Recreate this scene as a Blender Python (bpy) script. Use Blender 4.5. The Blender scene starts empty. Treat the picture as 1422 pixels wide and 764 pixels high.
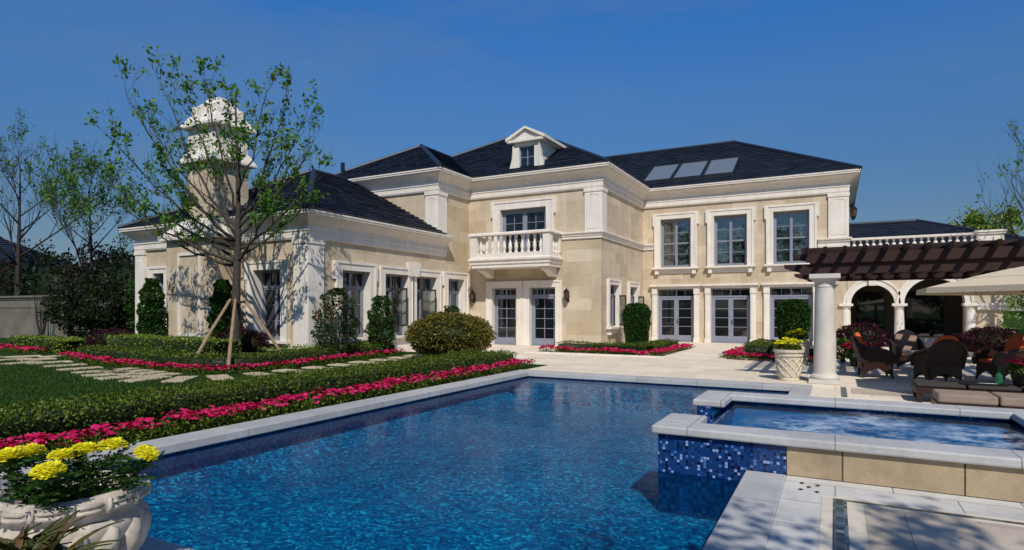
import bpy, bmesh, math, random
import numpy as np
from mathutils import Vector, Matrix
R = math.radians
random.seed(7); RNG = np.random.default_rng(7)
sc = bpy.context.scene; COL = sc.collection

# ------------------------------------------------------------------ camera, sky, sun, exposure
cam_d = bpy.data.cameras.new('camera'); cam = bpy.data.objects.new('camera', cam_d); COL.objects.link(cam)
cam.location = (0, 0, 1.6); cam.rotation_euler = (R(90), 0, R(28.2))
cam_d.sensor_width = 36; cam_d.lens = 837 / 1422 * 36; cam_d.shift_y = 48 / 1422
cam_d.clip_start = .05; cam_d.clip_end = 3000
sc.camera = cam
SUN_EL, SUN_AZ = 46, 148            # azimuth clockwise from +Y
w = bpy.data.worlds.new('World'); sc.world = w; w.use_nodes = True
nt = w.node_tree; bg = nt.nodes['Background']
sky = nt.nodes.new('ShaderNodeTexSky'); sky.sky_type = 'NISHITA'; sky.sun_disc = False
sky.sun_elevation = R(SUN_EL); sky.sun_rotation = R(SUN_AZ)
sky.air_density = 1.0; sky.dust_density = .35; sky.ozone_density = 4.0; sky.altitude = 200
hs = nt.nodes.new('ShaderNodeHueSaturation'); hs.inputs['Saturation'].default_value = 1.2; hs.inputs['Value'].default_value = 1
nt.links.new(sky.outputs[0], hs.inputs['Color'])
tc = nt.nodes.new('ShaderNodeTexCoord'); sz = nt.nodes.new('ShaderNodeSeparateXYZ'); nt.links.new(tc.outputs['Generated'], sz.inputs[0])
zr = nt.nodes.new('ShaderNodeValToRGB'); nt.links.new(sz.outputs[2], zr.inputs[0]); cr = zr.color_ramp      # a clear deep blue above a duller band at the horizon
for p_, c_ in ((.08, (.80, .82, .88)), (.2, (1.08, 1.14, 1.25)), (.33, (1.35, 1.62, 1.85)), (.47, (.98, 1.9, 2.5)), (.7, (.9, 1.2, 1.5))):
    e_ = cr.elements.new(p_); e_.color = (c_[0] / 3, c_[1] / 3, c_[2] / 3, 1)
cr.elements.remove(cr.elements[0]); cr.elements.remove(cr.elements[-1])
mx = nt.nodes.new('ShaderNodeMix'); mx.data_type = 'RGBA'; mx.blend_type = 'MULTIPLY'; mx.inputs[0].default_value = 1
nt.links.new(hs.outputs[0], mx.inputs[6]); nt.links.new(zr.outputs[0], mx.inputs[7]); 
mp = nt.nodes.new('ShaderNodeMapping'); mp.inputs['Scale'].default_value = (1.6, 1.6, 7); nt.links.new(tc.outputs['Generated'], mp.inputs[0])
wz = nt.nodes.new('ShaderNodeTexNoise'); wz.inputs['Scale'].default_value = 1.7; wz.inputs['Detail'].default_value = 7; wz.inputs['Roughness'].default_value = .62; nt.links.new(mp.outputs[0], wz.inputs['Vector'])
wr = nt.nodes.new('ShaderNodeValToRGB'); nt.links.new(wz.outputs['Fac'], wr.inputs[0]); wr.color_ramp.elements[0].position = .46; wr.color_ramp.elements[0].color = (0, 0, 0, 1); wr.color_ramp.elements[1].position = .74; wr.color_ramp.elements[1].color = (.30,) * 3 + (1,)
wm = nt.nodes.new('ShaderNodeMix'); wm.data_type = 'RGBA'; nt.links.new(wr.outputs[0], wm.inputs[0]); nt.links.new(mx.outputs[2], wm.inputs[6]); wm.inputs[7].default_value = (1.0, 1.32, 1.75, 1)      # thin high haze
nt.links.new(wm.outputs[2], bg.inputs['Color'])
bg.inputs['Strength'].default_value = .06 * 3    # the ramp above is a third of its nominal size
sd = bpy.data.lights.new('sun', 'SUN'); sd.energy = 4.2; sd.angle = R(.53); sd.color = (1, .95, .87)
sun = bpy.data.objects.new('sun', sd); COL.objects.link(sun); sun.location = (20, -40, 40)
_d = Vector((math.sin(R(SUN_AZ)) * math.cos(R(SUN_EL)), math.cos(R(SUN_AZ)) * math.cos(R(SUN_EL)), math.sin(R(SUN_EL))))
sun.rotation_euler = _d.to_track_quat('Z', 'Y').to_euler()
sc.view_settings.view_transform = 'Standard'; sc.view_settings.look = 'None'
sc.view_settings.exposure = -.1; sc.view_settings.gamma = 1; sc.view_settings.use_curve_mapping = False

# ------------------------------------------------------------------ materials
class N:
    def __init__(s, name):
        s.m = bpy.data.materials.new(name); s.m.use_nodes = True; s.t = s.m.node_tree
        s.p = s.t.nodes['Principled BSDF']; s.out = s.t.nodes['Material Output']
    def n(s, typ, **kw):
        x = s.t.nodes.new('ShaderNode' + typ)
        for k, v in kw.items(): setattr(x, k, v)
        return x
    def l(s, a, b): s.t.links.new(a, b)
    def pos(s): return s.n('NewGeometry').outputs['Position']
    def noise(s, scale, detail=4, rough=.6, vec=None):
        x = s.n('TexNoise'); x.inputs['Scale'].default_value = scale; x.inputs['Detail'].default_value = detail
        x.inputs['Roughness'].default_value = rough
        s.l(vec if vec is not None else s.pos(), x.inputs['Vector']); return x.outputs['Fac']
    def ramp(s, fac, stops, interp='LINEAR'):
        x = s.n('ValToRGB'); cr = x.color_ramp; cr.interpolation = interp
        while len(cr.elements) < len(stops): cr.elements.new(.5)
        for e, (p, c) in zip(cr.elements, stops): e.position = p; e.color = (*c, 1)
        s.l(fac, x.inputs[0]); return x.outputs[0]
    def mix(s, fac, a, b, mode='MIX'):
        x = s.n('Mix', data_type='RGBA', blend_type=mode)
        for i, v in ((0, fac), (6, a), (7, b)):
            if isinstance(v, (int, float)): x.inputs[i].default_value = v
            elif isinstance(v, tuple): x.inputs[i].default_value = (*v, 1)
            else: s.l(v, x.inputs[i])
        return x.outputs[2]
    def math(s, op, a, b=0.):
        x = s.n('Math', operation=op)
        for i, v in ((0, a), (1, b)):
            if isinstance(v, (int, float)): x.inputs[i].default_value = v
            else: s.l(v, x.inputs[i])
        return x.outputs[0]
    def bump(s, h, strength=.3, dist=.02):
        x = s.n('Bump'); x.inputs['Strength'].default_value = strength; x.inputs['Distance'].default_value = dist
        s.l(h, x.inputs['Height']); s.l(x.outputs[0], s.p.inputs['Normal']); return x
    def set(s, **kw):
        for k, v in kw.items(): s.p.inputs[k].default_value = v
        return s
def v3(k): return tuple(k)
def plain(name, c, rough=.6, var=.15, scale=3., bump=.15, bscale=40., metal=0.):
    m = N(name)
    c2 = tuple(x * (1 - var) for x in c); c3 = tuple(min(1, x * (1 + var * .6)) for x in c)
    m.l(m.ramp(m.noise(scale, 6), [(.3, c2), (.7, c3)]), m.p.inputs['Base Color'])
    m.set(Roughness=rough, Metallic=metal)
    if bump: m.bump(m.noise(bscale, 3), bump, .01)
    return m.m
def stone_blocks(name, c1, c2, mortar, bw, bh, vertical=True, msize=.006, rough=.75, stain=.18, bumpd=.01, offset=.5, gl=.8):
    m = N(name)
    sx = m.n('SeparateXYZ'); m.l(m.pos(), sx.inputs[0])
    cb = m.n('CombineXYZ')
    if vertical:
        m.l(m.math('ADD', sx.outputs[0], sx.outputs[1]), cb.inputs[0]); m.l(sx.outputs[2], cb.inputs[1])
    else:
        m.l(sx.outputs[0], cb.inputs[0]); m.l(sx.outputs[1], cb.inputs[1])
    b = m.n('TexBrick'); b.offset = offset; m.l(cb.outputs[0], b.inputs['Vector'])
    b.inputs['Color1'].default_value = (*c1, 1); b.inputs['Color2'].default_value = (*c2, 1); b.inputs['Mortar'].default_value = (*mortar, 1)
    b.inputs['Scale'].default_value = 1; b.inputs['Mortar Size'].default_value = msize; b.inputs['Mortar Smooth'].default_value = .1
    b.inputs['Brick Width'].default_value = bw; b.inputs['Row Height'].default_value = bh; b.inputs['Bias'].default_value = 0
    n1 = m.noise(1.1, 8, .65); n2 = m.noise(9, 6, .7)
    col = m.mix(1, b.outputs['Color'], m.ramp(n1, [(.3, (1 - stain,) * 3), (.68, (1 + stain * .4,) * 3)]), 'MULTIPLY')
    col = m.mix(1, col, m.ramp(n2, [(.3, (.9, .885, .86)), (.6, (1.04,) * 3)]), 'MULTIPLY')
    if vertical:
        mp_ = m.n('Mapping'); mp_.inputs['Scale'].default_value = (2.2, 2.2, .16); m.l(m.pos(), mp_.inputs[0])
        col = m.mix(1, col, m.ramp(m.noise(1.6, 6, .7, mp_.outputs[0]), [(.36, (.91, .90, .875)), (.58, (1.01,) * 3)]), 'MULTIPLY')
    m.l(col, m.p.inputs['Base Color']); m.set(Roughness=rough)
    h = m.math('ADD', m.math('MULTIPLY', b.outputs['Fac'], -1.2), m.math('MULTIPLY', m.noise(60, 4), .5))
    m.bump(h, .35, bumpd)
    return m.m
def leaf_mat(name, stops, rough=.45, trans=.3):
    m = N(name); g = m.n('NewGeometry')
    col = m.ramp(g.outputs['Random Per Island'], stops)
    m.l(col, m.p.inputs['Base Color']); m.set(Roughness=rough)
    m.p.inputs['Specular IOR Level'].default_value = .2
    t = m.n('BsdfTranslucent'); m.l(m.mix(1, col, (1.3, 1.5, .6), 'MULTIPLY'), t.inputs['Color'])
    x = m.n('MixShader'); x.inputs[0].default_value = trans
    m.l(m.p.outputs[0], x.inputs[1]); m.l(t.outputs[0], x.inputs[2]); m.l(x.outputs[0], m.out.inputs['Surface'])
    return m.m
def petal_mat(name, stops):
    return leaf_mat(name, stops, .5, .25)
def mosaic_mat(name, size, stops, grout, vertical=True, rough=.15, band=.08):
    m = N(name); sx = m.n('SeparateXYZ'); m.l(m.pos(), sx.inputs[0])
    if vertical: a = m.math('ADD', sx.outputs[0], sx.outputs[1]); b = sx.outputs[2]
    else: a, b = sx.outputs[0], sx.outputs[1]
    a = m.math('MULTIPLY', a, 1 / size); b = m.math('MULTIPLY', b, 1 / size)
    cb = m.n('CombineXYZ'); m.l(m.math('FLOOR', a), cb.inputs[0]); m.l(m.math('FLOOR', b), cb.inputs[1])
    wn = m.n('TexWhiteNoise', noise_dimensions='2D'); m.l(cb.outputs[0], wn.inputs['Vector'])
    col = m.ramp(wn.outputs['Value'], stops, 'CONSTANT')
    fa = m.math('FRACT', a); fb = m.math('FRACT', b)
    e = m.math('MINIMUM', m.math('MINIMUM', fa, m.math('SUBTRACT', 1., fa)), m.math('MINIMUM', fb, m.math('SUBTRACT', 1., fb)))
    k = m.math('LESS_THAN', e, band)
    m.l(m.mix(k, col, grout), m.p.inputs['Base Color']); m.set(Roughness=rough)
    m.bump(m.math('MULTIPLY', k, -1.), .3, .003)
    return m.m
def glass_mat(name, c, wav=.6):
    m = N(name); m.set(Roughness=.025, IOR=1.6); m.p.inputs['Base Color'].default_value = (*c, 1)
    m.p.inputs['Specular IOR Level'].default_value = .8
    m.bump(m.noise(wav, 2), .06, .05); return m.m
def water_mat(name, tint, big, small, foam=None, refl=.75):
    m = N(name)
    tr = m.n('BsdfTransparent'); tr.inputs[0].default_value = (*tint, 1)
    gl = m.n('BsdfGlossy'); gl.inputs['Roughness'].default_value = .02; gl.inputs['Color'].default_value = (1, 1, 1, 1)
    h = m.math('ADD', m.math('MULTIPLY', m.noise(big, 3, .5), 1.), m.math('MULTIPLY', m.noise(small, 4, .6), .35))
    b = m.n('Bump'); b.inputs['Strength'].default_value = 1; b.inputs['Distance'].default_value = .011; m.l(h, b.inputs['Height'])
    m.l(b.outputs[0], gl.inputs['Normal'])
    fr = m.n('Fresnel'); fr.inputs['IOR'].default_value = 1.25; m.l(b.outputs[0], fr.inputs['Normal'])
    x = m.n('MixShader'); m.l(m.math('MULTIPLY', m.math('POWER', fr.outputs[0], 1.6), refl), x.inputs[0]); m.l(tr.outputs[0], x.inputs[1]); m.l(gl.outputs[0], x.inputs[2])
    last = x.outputs[0]
    if foam:
        acc = None
        for (cx, cy, r) in foam:
            vd = m.n('VectorMath', operation='DISTANCE'); m.l(m.pos(), vd.inputs[0]); vd.inputs[1].default_value = (cx, cy, .28)
            f = m.math('SUBTRACT', 1., m.math('DIVIDE', vd.outputs['Value'], r)); f = m.math('MAXIMUM', f, 0.)
            acc = f if acc is None else m.math('MAXIMUM', acc, f)
        map_ = m.n('Mapping'); map_.inputs['Scale'].default_value = (1.5, 1.5, 1); m.l(m.pos(), map_.inputs[0])
        nz = m.noise(2.6, 9, .72, map_.outputs[0])
        k = m.math('MULTIPLY', m.math('MULTIPLY', acc, 1.5), m.math('MULTIPLY', m.math('MAXIMUM', m.math('SUBTRACT', nz, .42), 0.), 2.4))
        k = m.math('MINIMUM', k, .42)
        df = m.n('BsdfDiffuse'); df.inputs[0].default_value = (.72, .82, .9, 1)
        y = m.n('MixShader'); m.l(k, y.inputs[0]); m.l(last, y.inputs[1]); m.l(df.outputs[0], y.inputs[2]); last = y.outputs[0]
    m.l(last, m.out.inputs['Surface']); return m.m

MAT = {}
MAT['wall'] = stone_blocks('limestone_ashlar', (.645, .54, .40), (.515, .405, .275), (.45, .365, .26), 1.15, .52, msize=.004, stain=.16)
MAT['trim'] = plain('cream_trim_stone', (.78, .72, .635), .6, .1, 1.6, .12, 70)
m = N('cream_trim_stone'); mp_ = m.n('Mapping'); mp_.inputs['Scale'].default_value = (3, 3, .25); m.l(m.pos(), mp_.inputs[0])
m.l(m.mix(1, m.ramp(m.noise(1.7, 7, .65), [(.3, (.70, .635, .55)), (.65, (.80, .74, .655))]), m.ramp(m.noise(2.2, 6, .7, mp_.outputs[0]), [(.34, (.90, .88, .855)), (.54, (1.01,) * 3)]), 'MULTIPLY'), m.p.inputs['Base Color']); m.set(Roughness=.62); m.bump(m.noise(60, 4), .15, .008); MAT['trim'] = m.m
m = N('dark_slate_tile'); g_ = m.n('NewGeometry'); m.l(m.mix(1, m.ramp(g_.outputs['Random Per Island'], [(0, (.014, .021, .037)), (.5, (.019, .028, .047)), (1, (.025, .035, .056))]), m.ramp(m.noise(7, 5), [(.3, (.75,) * 3), (.7, (1.15,) * 3)]), 'MULTIPLY'), m.p.inputs['Base Color']); m.set(Roughness=.42); m.bump(m.noise(30, 3), .35, .01); MAT['roof'] = m.m
MAT['ridge'] = plain('slate_ridge_cap', (.013, .022, .04), .5, .2, 5, .2, 30)
MAT['frame'] = plain('blue_grey_joinery_paint', (.225, .24, .30), .4, .08, 5, .03, 60)
MAT['brownframe'] = plain('dark_brown_casement_paint', (.035, .014, .011), .4, .1, 5, .03, 60)
MAT['glass'] = glass_mat('dark_window_glass', (.008, .010, .013))
m = N('clear_casement_glass'); _t = m.n('BsdfTransparent'); _t.inputs[0].default_value = (.8, .84, .84, 1); _g = m.n('BsdfGlossy'); _g.inputs['Roughness'].default_value = .02; _x = m.n('MixShader'); _x.inputs[0].default_value = .2
m.l(_t.outputs[0], _x.inputs[1]); m.l(_g.outputs[0], _x.inputs[2]); m.l(_x.outputs[0], m.out.inputs['Surface']); MAT['clearglass'] = m.m
m = N('lace_with_pane_reflection'); _v = m.n('TexVoronoi'); _v.inputs['Scale'].default_value = 5.5; m.l(m.pos(), _v.inputs['Vector']); m.l(m.mix(1, m.ramp(_v.outputs['Distance'], [(.15, (.36, .37, .28)), (.5, (.12, .145, .135))]), m.ramp(m.noise(14, 4), [(.3, (.6,) * 3), (.7, (1.1,) * 3)]), 'MULTIPLY'), m.p.inputs['Base Color']); m.set(Roughness=.9); MAT['lace'] = m.m  # curtain tones also carry the panes' pale sky and tree reflections
MAT['skyglass'] = glass_mat('skylight_glass', (.15, .18, .215), .3)
MAT['iron'] = plain('black_iron', (.012, .011, .010), .4, .2, 8, .1, 60)
MAT['lampglass'] = plain('amber_lantern_glass', (.10, .07, .035), .2, .2, 8, 0)
MAT['dark'] = plain('loggia_shade_tone', (.06, .045, .034), .8)  # darkened so the arcade recess carries its shade in the colour
MAT['paving'] = stone_blocks('cream_paving', (.82, .72, .57), (.72, .62, .48), (.52, .44, .33), 1.2, .8, False, .007, .7, .16, .006)
MAT['greystone'] = stone_blocks('grey_coping_stone', (.47, .465, .455), (.41, .41, .405), (.22, .22, .21), 1.35, 9., False, .006, .6, .22, .006, 0)
MAT['greystone_v'] = stone_blocks('grey_coping_stone_long', (.47, .465, .455), (.41, .41, .405), (.22, .22, .21), 9., 1.35, False, .006, .6, .22, .006, 0)
MAT['spastone'] = stone_blocks('tan_spa_stone', (.45, .35, .225), (.39, .29, .18), (.08, .06, .04), .92, 3., True, .008, .85, .4, .03, 0)
MAT['tan_inset'] = stone_blocks('travertine_inset', (.56, .47, .37), (.50, .42, .33), (.3, .25, .2), .95, .8, False, .005, .6, .3, .004)
BL = [(0, (.004, .02, .095)), (.2, (.006, .04, .165)), (.66, (.011, .06, .22)), (.80, (.002, .004, .012)), (.875, (.26, .36, .62)), (.94, (.07, .17, .42))]
MAT['mosaic'] = mosaic_mat('blue_glass_mosaic', .03, BL, (.012, .03, .10))
MAT['poolwall'] = mosaic_mat('navy_pool_mosaic', .045, [(0, (.003, .035, .12)), (.4, (.004, .06, .18)), (.75, (.002, .022, .085))], (.008, .04, .09))
m = N('mosaic_with_painted_ripples'); vo = m.n('TexVoronoi'); vo.inputs['Scale'].default_value = 32; vo.feature = 'SMOOTH_F1'; vo.inputs['Smoothness'].default_value = .45  # mosaic blues with the water's ripple flecks painted into the colour
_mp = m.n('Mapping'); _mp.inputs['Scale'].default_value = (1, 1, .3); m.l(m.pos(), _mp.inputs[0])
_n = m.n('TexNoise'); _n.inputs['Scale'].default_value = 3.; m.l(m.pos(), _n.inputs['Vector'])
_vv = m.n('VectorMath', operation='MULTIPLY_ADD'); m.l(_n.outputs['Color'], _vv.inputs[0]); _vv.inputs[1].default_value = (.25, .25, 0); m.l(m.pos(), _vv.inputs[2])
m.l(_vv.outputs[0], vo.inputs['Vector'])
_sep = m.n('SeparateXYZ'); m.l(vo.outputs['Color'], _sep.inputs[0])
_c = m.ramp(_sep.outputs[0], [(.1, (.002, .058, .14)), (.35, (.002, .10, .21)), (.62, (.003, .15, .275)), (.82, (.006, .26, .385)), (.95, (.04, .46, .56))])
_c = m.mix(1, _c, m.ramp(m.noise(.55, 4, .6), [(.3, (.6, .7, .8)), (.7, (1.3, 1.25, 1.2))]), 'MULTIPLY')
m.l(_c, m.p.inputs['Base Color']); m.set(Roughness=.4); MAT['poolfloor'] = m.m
MAT['spafloor'] = mosaic_mat('aqua_spa_mosaic', .05, [(0, (.002, .21, .38)), (.5, (.004, .28, .46)), (.8, (.002, .16, .31))], (.006, .18, .36), False, .4)
MAT['water'] = water_mat('pool_water', (.40, .76, .88), 1.6, 7)
MAT['spawater'] = water_mat('spa_water', (.4, .68, .82), 3., 11, [(-.1, 7.6, .95), (.7, 7.2, .9), (.4, 8.3, .8), (1.35, 7.9, .8)], .35)
m = N('lawn_turf'); m.l(m.mix(1, m.ramp(m.noise(1.2, 5), [(.3, (.016, .040, .005)), (.7, (.027, .062, .007))]), m.ramp(m.noise(90, 3), [(.3, (.55,) * 3), (.7, (1.4,) * 3)]), 'MULTIPLY'), m.p.inputs['Base Color'])
m.set(Roughness=.9); m.p.inputs['Specular IOR Level'].default_value = .08; m.bump(m.noise(120, 3), .8, .03); MAT['lawn'] = m.m
MAT['soil'] = plain('dark_soil', (.03, .019, .012), .95, .4, 14, .8, 40)
MAT['bark'] = plain('grey_brown_bark', (.055, .044, .034), .9, .45, 9, .9, 30)
MAT['darkbark'] = plain('dark_bark', (.04, .03, .024), .9, .4, 9, .8, 30)
MAT['stake'] = plain('peeled_timber', (.30, .20, .115), .8, .35, 9, .5, 40)
G = lambda a, b, c: [(0, a), (.5, b), (1, c)]
MAT['l_grass'] = leaf_mat('grass_blade', G((.018, .05, .005), (.035, .085, .009), (.06, .12, .015)), .6, .25)
MAT['l_tree'] = leaf_mat('spring_tree_leaf', G((.04, .11, .012), (.09, .21, .022), (.17, .30, .045)), .45, .4)
MAT['l_hedge'] = leaf_mat('clipped_hedge_leaf', G((.020, .046, .005), (.07, .115, .011), (.19, .235, .032)), .5, .28)
MAT['l_yew'] = leaf_mat('dark_topiary_leaf', G((.008, .030, .005), (.02, .062, .008), (.05, .12, .02)), .4, .2)
MAT['l_lime'] = leaf_mat('light_green_leaf', G((.07, .13, .015), (.17, .25, .03), (.32, .38, .07)), .45, .35)
MAT['l_bronze'] = leaf_mat('bronze_green_leaf', G((.04, .055, .008), (.14, .13, .022), (.30, .21, .055)), .4, .3)
MAT['l_red'] = leaf_mat('burgundy_leaf', G((.016, .004, .008), (.036, .006, .014), (.075, .012, .026)), .4, .2)
MAT['l_dark'] = leaf_mat('dark_evergreen_leaf', G((.006, .012, .004), (.012, .022, .006), (.024, .036, .010)), .5, .15)  # very dark green for evergreens and for hedge and shrub cores
MAT['l_brown'] = leaf_mat('brown_twiggy_leaf', G((.012, .008, .006), (.024, .014, .010), (.036, .026, .014)), .6, .15)
MAT['l_glossy'] = leaf_mat('camellia_leaf', G((.008, .028, .008), (.02, .05, .014), (.04, .085, .025)), .25, .15)
MAT['l_brom'] = leaf_mat('olive_strap_leaf', G((.035, .045, .012), (.07, .075, .02), (.15, .075, .04)), .4, .2)
MAT['pink'] = petal_mat('magenta_petal', [(0, (.30, .003, .035)), (.3, (.52, .006, .08)), (.75, (.66, .012, .13)), (1, (.72, .09, .26))])
MAT['yellow'] = petal_mat('yellow_petal', G((.60, .50, .006), (.78, .70, .012), (.86, .82, .05)))
MAT['redfl'] = petal_mat('red_petal', G((.3, .01, .02), (.45, .015, .03), (.5, .05, .06)))
MAT['urn'] = plain('weathered_cast_stone', (.47, .41, .34), .7, .45, 9, .3, 40)
MAT['urn2'] = plain('cream_cast_stone', (.60, .53, .40), .7, .25, 12, .3, 40)
MAT['column'] = plain('grey_cream_column_stone', (.60, .555, .485), .65, .12, 2.5, .15, 60)
MAT['wood'] = plain('dark_red_timber', (.026, .006, .0035), .75, .35, 4, .3, 20)
m = N('wicker'); _w = m.n('TexWave'); _w.inputs['Scale'].default_value = 26; _w.inputs['Distortion'].default_value = 1.5; m.l(m.pos(), _w.inputs[0])
m.l(m.ramp(_w.outputs['Fac'], [(.2, (.010, .004, .002)), (.8, (.065, .024, .012))]), m.p.inputs['Base Color']); m.set(Roughness=.45); m.bump(_w.outputs['Fac'], .6, .01); MAT['wicker'] = m.m
MAT['orange'] = plain('orange_canvas', (.62, .12, .035), .85, .12, 6, .2, 90)
MAT['taupe'] = plain('taupe_canvas', (.30, .20, .15), .85, .15, 6, .2, 90)
MAT['greycush'] = plain('grey_brown_canvas_in_shade', (.04, .03, .026), .85, .15, 6, .2, 90)  # cushion cloth darkened to hold the pergola's shade in its colour
MAT['beige'] = plain('beige_canvas_in_shade', (.26, .20, .155), .85, .12, 6, .2, 90)  # base lowered so parasol and pergola shade sit in the cloth colour
MAT['canvas'] = plain('sand_umbrella_canvas', (.66, .545, .375), .85, .06, 3, .1, 120)
MAT['tabletop'] = plain('tan_stone_tabletop', (.36, .29, .20), .35, .2, 9, .05, 60)
MAT['bottle'] = plain('green_bottle_glass', (.02, .12, .05), .08, .1, 5, 0)
MAT['paper'] = plain('white_paper', (.7, .72, .74), .7, .04, 4, 0)
MAT['tealtile'] = mosaic_mat('teal_slate_mosaic', .062, [(0, (.02, .05, .06)), (.35, (.07, .12, .13)), (.6, (.01, .02, .025)), (.8, (.16, .21, .2))], (.1, .1, .09), False, .3, .06)
MAT['creamband'] = plain('cream_border_stone', (.66, .58, .46), .6, .12, 8, .1, 60)
MAT['whiteslab'] = stone_blocks('pale_deck_slab', (.64, .62, .585), (.56, .545, .52), (.25, .24, .22), .9, .62, False, .006, .6, .25, .005)
MAT['step'] = plain('sandstone_step', (.50, .415, .275), .8, .28, 5, .3, 40)
MAT['garden_wall'] = plain('grey_beige_render', (.17, .15, .115), .85, .3, 1.2, .3, 30)

# ------------------------------------------------------------------ mesh helpers
class MB:
    def __init__(s): s.v = []; s.f = []; s.mi = []; s.cur = 0; s.smooth = False
    def add(s, vs, fs):
        o = len(s.v); s.v += [tuple(x) for x in vs]; s.f += [tuple(i + o for i in f) for f in fs]; s.mi += [s.cur] * len(fs); return s
    def box(s, x0, x1, y0, y1, z0, z1):
        if x0 > x1: x0, x1 = x1, x0
        if y0 > y1: y0, y1 = y1, y0
        vs = [(x, y, z) for z in (z0, z1) for y in (y0, y1) for x in (x0, x1)]
        return s.add(vs, [(0, 2, 3, 1), (4, 5, 7, 6), (0, 1, 5, 4), (2, 6, 7, 3), (0, 4, 6, 2), (1, 3, 7, 5)])
    def prism(s, pts, axis, a0, a1):      # 2-D outline extruded along an axis
        n = len(pts)
        def P(p, a): return {'x': (a, p[0], p[1]), 'y': (p[0], a, p[1]), 'z': (p[0], p[1], a)}[axis]
        vs = [P(p, a0) for p in pts] + [P(p, a1) for p in pts]
        return s.add(vs, [tuple(range(n)), tuple(range(2 * n - 1, n - 1, -1))] + [(i, (i + 1) % n, (i + 1) % n + n, i + n) for i in range(n)])
    def lathe(s, prof, c=(0, 0, 0), n=16, sx=1., sy=1., cap=True):
        vs = []; fs = []
        for (r, z) in prof:
            for k in range(n):
                a = 2 * math.pi * k / n; vs.append((c[0] + r * sx * math.cos(a), c[1] + r * sy * math.sin(a), c[2] + z))
        for j in range(len(prof) - 1):
            for k in range(n): fs.append((j * n + k, j * n + (k + 1) % n, (j + 1) * n + (k + 1) % n, (j + 1) * n + k))
        if cap: fs.append(tuple(range(n - 1, -1, -1))); fs.append(tuple(range((len(prof) - 1) * n, len(prof) * n)))
        return s.add(vs, fs)
    def tube(s, pts, rad, n=6):
        pts = [Vector(p) for p in pts]; rads = rad if hasattr(rad, '__len__') else [rad] * len(pts)
        vs = []; fs = []
        t = (pts[1] - pts[0]).normalized(); up = Vector((0, 0, 1)) if abs(t.z) < .9 else Vector((1, 0, 0))
        u = t.cross(up).normalized()
        for i, p in enumerate(pts):
            t = (pts[min(i + 1, len(pts) - 1)] - pts[max(i - 1, 0)]).normalized()
            u = (u - t * u.dot(t)).normalized(); b = t.cross(u)
            for k in range(n):
                a = 2 * math.pi * k / n; vs.append(p + (u * math.cos(a) + b * math.sin(a)) * rads[i])
        for i in range(len(pts) - 1):
            for k in range(n): fs.append((i * n + k, i * n + (k + 1) % n, (i + 1) * n + (k + 1) % n, (i + 1) * n + k))
        fs.append(tuple(range(n - 1, -1, -1))); fs.append(tuple(range((len(pts) - 1) * n, len(pts) * n)))
        return s.add(vs, fs)
    def sweep(s, prof, path, caps=True):
        # prof: (outward offset, z); path: 2-D points walked with the outside on the right hand
        n = len(prof); vs = []; fs = []
        def nor(a, b): d = Vector((b[0] - a[0], b[1] - a[1])).normalized(); return Vector((d.y, -d.x))
        for i, p in enumerate(path):
            ns = []
            if i > 0: ns.append(nor(path[i - 1], p))
            if i < len(path) - 1: ns.append(nor(p, path[i + 1]))
            if len(ns) == 2:
                mm = (ns[0] + ns[1]).normalized(); k = 1 / max(.2, mm.dot(ns[0])); o = mm * k
            else: o = ns[0]
            for (d, z) in prof: vs.append((p[0] + o.x * d, p[1] + o.y * d, z))
        for i in range(len(path) - 1):
            for k in range(n): fs.append((i * n + k, i * n + (k + 1) % n, (i + 1) * n + (k + 1) % n, (i + 1) * n + k))
        if caps: fs.append(tuple(range(n))); fs.append(tuple(range(len(vs) - 1, len(vs) - n - 1, -1)))
        return s.add(vs, fs)
    def build(s, name, mat, parent=None, loc=(0, 0, 0), rz=0., bevel=0., smooth=False, world=False):
        me = bpy.data.meshes.new(name); me.from_pydata(s.v, [], s.f); me.update()
        bm = bmesh.new(); bm.from_mesh(me); bmesh.ops.recalc_face_normals(bm, faces=bm.faces); bm.to_mesh(me); bm.free()
        for mm in (mat if isinstance(mat, (list, tuple)) else [mat]): me.materials.append(MAT[mm])
        if any(s.mi): me.polygons.foreach_set('material_index', s.mi)
        if smooth: me.shade_smooth()
        return link(name, me, parent, loc, rz, bevel, world)
def link(name, me, parent=None, loc=(0, 0, 0), rz=0., bevel=0., world=False):
    o = bpy.data.objects.new(name, me); COL.objects.link(o)
    o.location = loc; o.rotation_euler = (0, 0, rz)
    if parent:
        o.parent = parent
        if world: o.location = Vector(loc) - parent.location
    if bevel:
        b = o.modifiers.new('bevel', 'BEVEL'); b.width = bevel; b.segments = 2; b.limit_method = 'ANGLE'; b.angle_limit = R(40)
    return o
def tag(o, label, cat, group=None, kind=None):
    if label: o['label'] = label
    if cat: o['category'] = cat
    if group: o['group'] = group
    if kind: o['kind'] = kind
    return o
def empty(name, loc, label, cat, group=None, rz=0.):
    o = bpy.data.objects.new(name, None); COL.objects.link(o); o.location = loc; o.rotation_euler = (0, 0, rz); o.empty_display_size = .3
    return tag(o, label, cat, group)
def structure(o): o['kind'] = 'structure'; return o
def copy_tree(o, parent=None):
    c = o.copy(); COL.objects.link(c)
    if parent: c.parent = parent
    for ch in list(o.children): copy_tree(ch, c)
    return c

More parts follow.
